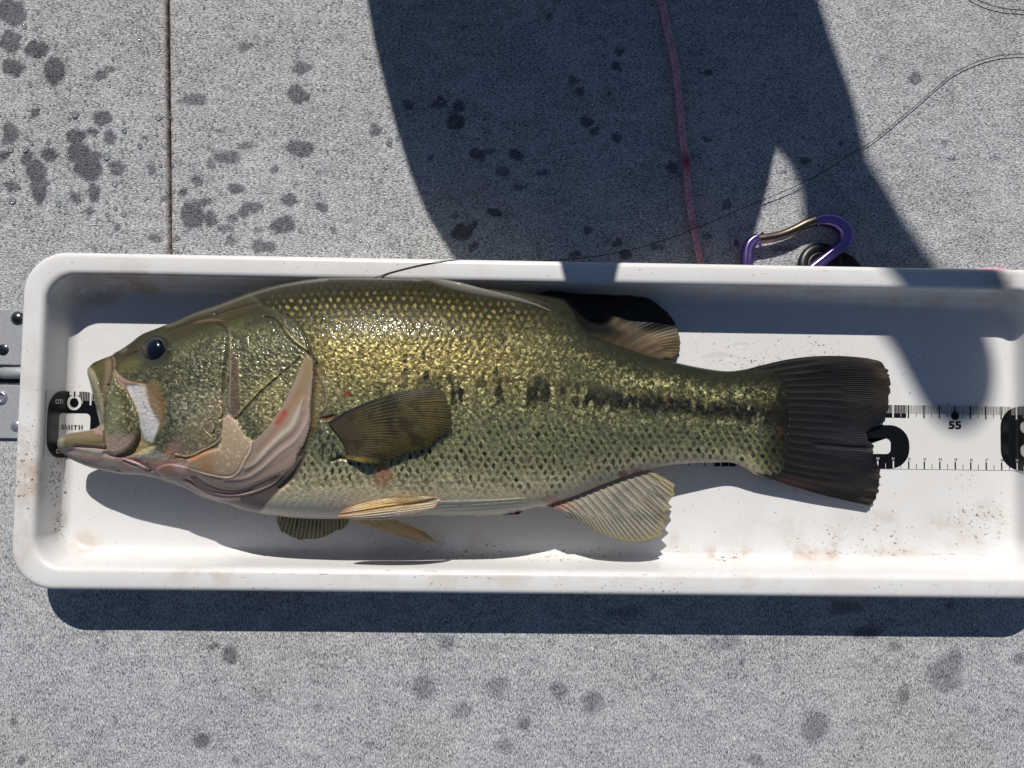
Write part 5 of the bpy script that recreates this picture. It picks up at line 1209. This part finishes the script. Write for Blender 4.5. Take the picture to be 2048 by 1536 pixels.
# ------------------------------------------------------------------ unseen seated figure added beyond the far edge, shaped to throw the big shadow
def shadow_figure():
    k1, k2 = SUN[0] / SUN[2], SUN[1] / SUN[2]
    def S(x, y, h): return np.array([x + k1 * h, y + k2 * h, h]) / 100     # point at height h whose shadow falls on (x, y) of the deck, in cm
    b = bmesh.new()
    def limb(pts, ns=20):
        P = np.array([p for p, r in pts]); r = np.array([r for p, r in pts]) / 100; n = max(12, len(pts) * 8)
        Q = spline(np.c_[P, r], n); V, F_ = tube(Q[:, :3], Q[:, 3], None, ns, up=(0.13, 0.2, .97) if abs((Q[-1] - Q[0])[2]) < .3 else (1, 0.1, 0))
        for end, q in ((0, Q[0]), (-1, Q[-1])): bmesh.ops.create_icosphere(b, subdivisions=3, radius=q[3], matrix=Matrix.Translation(q[:3].tolist()))
        vs = [b.verts.new(v) for v in V]
        for f in F_: b.faces.new([vs[i] for i in f])
    def Q(x, y, h): return np.array([x, y, h]) / 100
    # bent knee and thigh towards the tray, the second leg folded beside it
    limb([(S(4.8, 3.6, 28), 1.75), (S(4.8, 8.5, 28), 3.4), (S(4.9, 19.4, 28), 10.0), (S(5.2, 25.5, 30), 13), (Q(1, 72, 27), 11.5), (Q(0, 88, 21), 12), (Q(0, 104, 18), 16)])
    limb([(S(11.6, 11.6, 27), 4.0), (S(12.5, 16.5, 27), 4.4), (S(11, 24, 29), 7), (S(8, 32, 32), 8)])
    limb([(S(-.5, 12.5, 28), 4.9), (S(-2, 15.8, 28), 5.2), (S(-4.3, 24.5, 28), 5.4), (S(-5, 34, 30), 6)])
    limb([(S(4.9, 18, 26), 8), (Q(2, 50, 14), 6), (Q(0, 52, 5), 5), (Q(0, 42, 4), 4)])
    limb([(Q(-9, 104, 17), 12), (Q(-20, 84, 20), 9.5), (Q(-27, 72, 20), 7), (Q(-16, 84, 7), 6), (Q(-4, 92, 5), 4.5)])
    # trunk, neck and head
    limb([(Q(0, 104, 18), 16), (Q(0, 110, 34), 15), (Q(1, 117, 50), 16.5), (Q(1, 120, 57), 11)])
    limb([(Q(1, 121, 60), 6.5), (Q(2, 124, 70), 6.0)])
    limb([(Q(2, 125, 76), 8.6), (Q(2, 126, 83), 9.2)])
    # far arm, resting on the knee
    limb([(Q(-15, 118, 52), 7.5), (Q(-25, 106, 33), 5.6), (Q(-18, 86, 28), 4.4), (Q(-14, 78, 27), 4.0)])
    # raised arm, outlined to cast the right lobe of the shadow
    limb([(Q(12, 116, 53), 7.5), (S(13.5, 40, 52), 5.8), (S(14.5, 27, 53), 4.9), (S(17, 21.5, 56), 4.1), (S(19.3, 18, 60), 3.0), (S(20.9, 13.6, 68), 2.5), (S(21.8, 11, 74), 3.1), (S(23.7, 8, 82), 3.0), (S(26.2, 4.8, 90), 2.9), (S(28, 1.5, 97), 2.9), (S(28.3, .7, 99), 2.8)])
    me = bpy.data.meshes.new('body'); bmesh.ops.recalc_face_normals(b, faces=b.faces); b.to_mesh(me); b.free()
    t = empty('shadow_figure', (0, .75, 0)); tag(t, 'unseen seated figure in dark clothes added beyond the top edge to throw the big shadow', 'shadow_figure')
    inv = Matrix.Translation((0, -.75, 0))
    o = link('body', me, None, None); md = o.modifiers.new('r', 'REMESH'); md.mode = 'VOXEL'; md.voxel_size = .007; md.use_smooth_shade = True
    sm = o.modifiers.new('s', 'SMOOTH'); sm.iterations = 3; sm.factor = .5
    bpy.context.view_layer.update(); dg = bpy.context.evaluated_depsgraph_get(); m2 = bpy.data.meshes.new_from_object(o.evaluated_get(dg)); m2.name = 'body'
    o.modifiers.clear(); o.data = m2; o.parent = t; o.matrix_parent_inverse = inv
    cloth = simple('dark_navy_cloth', (38, 42, 54), .9, scale=60, bump=.3, bdist=.004); skinm = simple('skin_tone', (190, 142, 116), .55, scale=90); hairm = simple('black_hair', (24, 20, 18), .6, scale=300)
    m2.materials.clear(); m2.materials.append(cloth); m2.materials.append(skinm)
    zz = np.empty(len(m2.polygons) * 3); m2.polygons.foreach_get('center', zz); zz = zz.reshape(-1, 3)
    hd = Q(2, 125.5, 79); hand = S(28.2, 1.2, 98)
    isk = (np.linalg.norm(zz - hd, axis=1) < .125) | (np.linalg.norm(zz - hand, axis=1) < .06); m2.polygons.foreach_set('material_index', isk.astype(np.int32)); m2.polygons.foreach_set('use_smooth', np.ones(len(m2.polygons), bool))
    bb = bmesh.new(); bmesh.ops.create_icosphere(bb, subdivisions=4, radius=.101, matrix=Matrix.Translation((Q(2, 127, 85)).tolist()))
    mh = bpy.data.meshes.new('hair'); bb.to_mesh(mh); bb.free(); h = link('hair', mh, hairm, t); h.matrix_parent_inverse = inv
    # face: eyes, nose, ears
    f = -1.0; c = Q(2, 125.5, 79)
    for name, dx, dy, dz, r, m in (('eye', -.033, -.085, .012, .012, hairm), ('eye', .033, -.085, .012, .012, hairm), ('nose', 0, -.097, -.022, .016, skinm), ('ear', -.092, .0, -.01, .024, skinm), ('ear', .092, .0, -.01, .024, skinm)):
        bb = bmesh.new(); bmesh.ops.create_icosphere(bb, subdivisions=3, radius=r, matrix=Matrix.Translation((c + np.array([dx, dy, dz])).tolist())); mm = bpy.data.meshes.new(name); bb.to_mesh(mm); bb.free(); o = link(name, mm, m, t); o.matrix_parent_inverse = inv
shadow_figure()
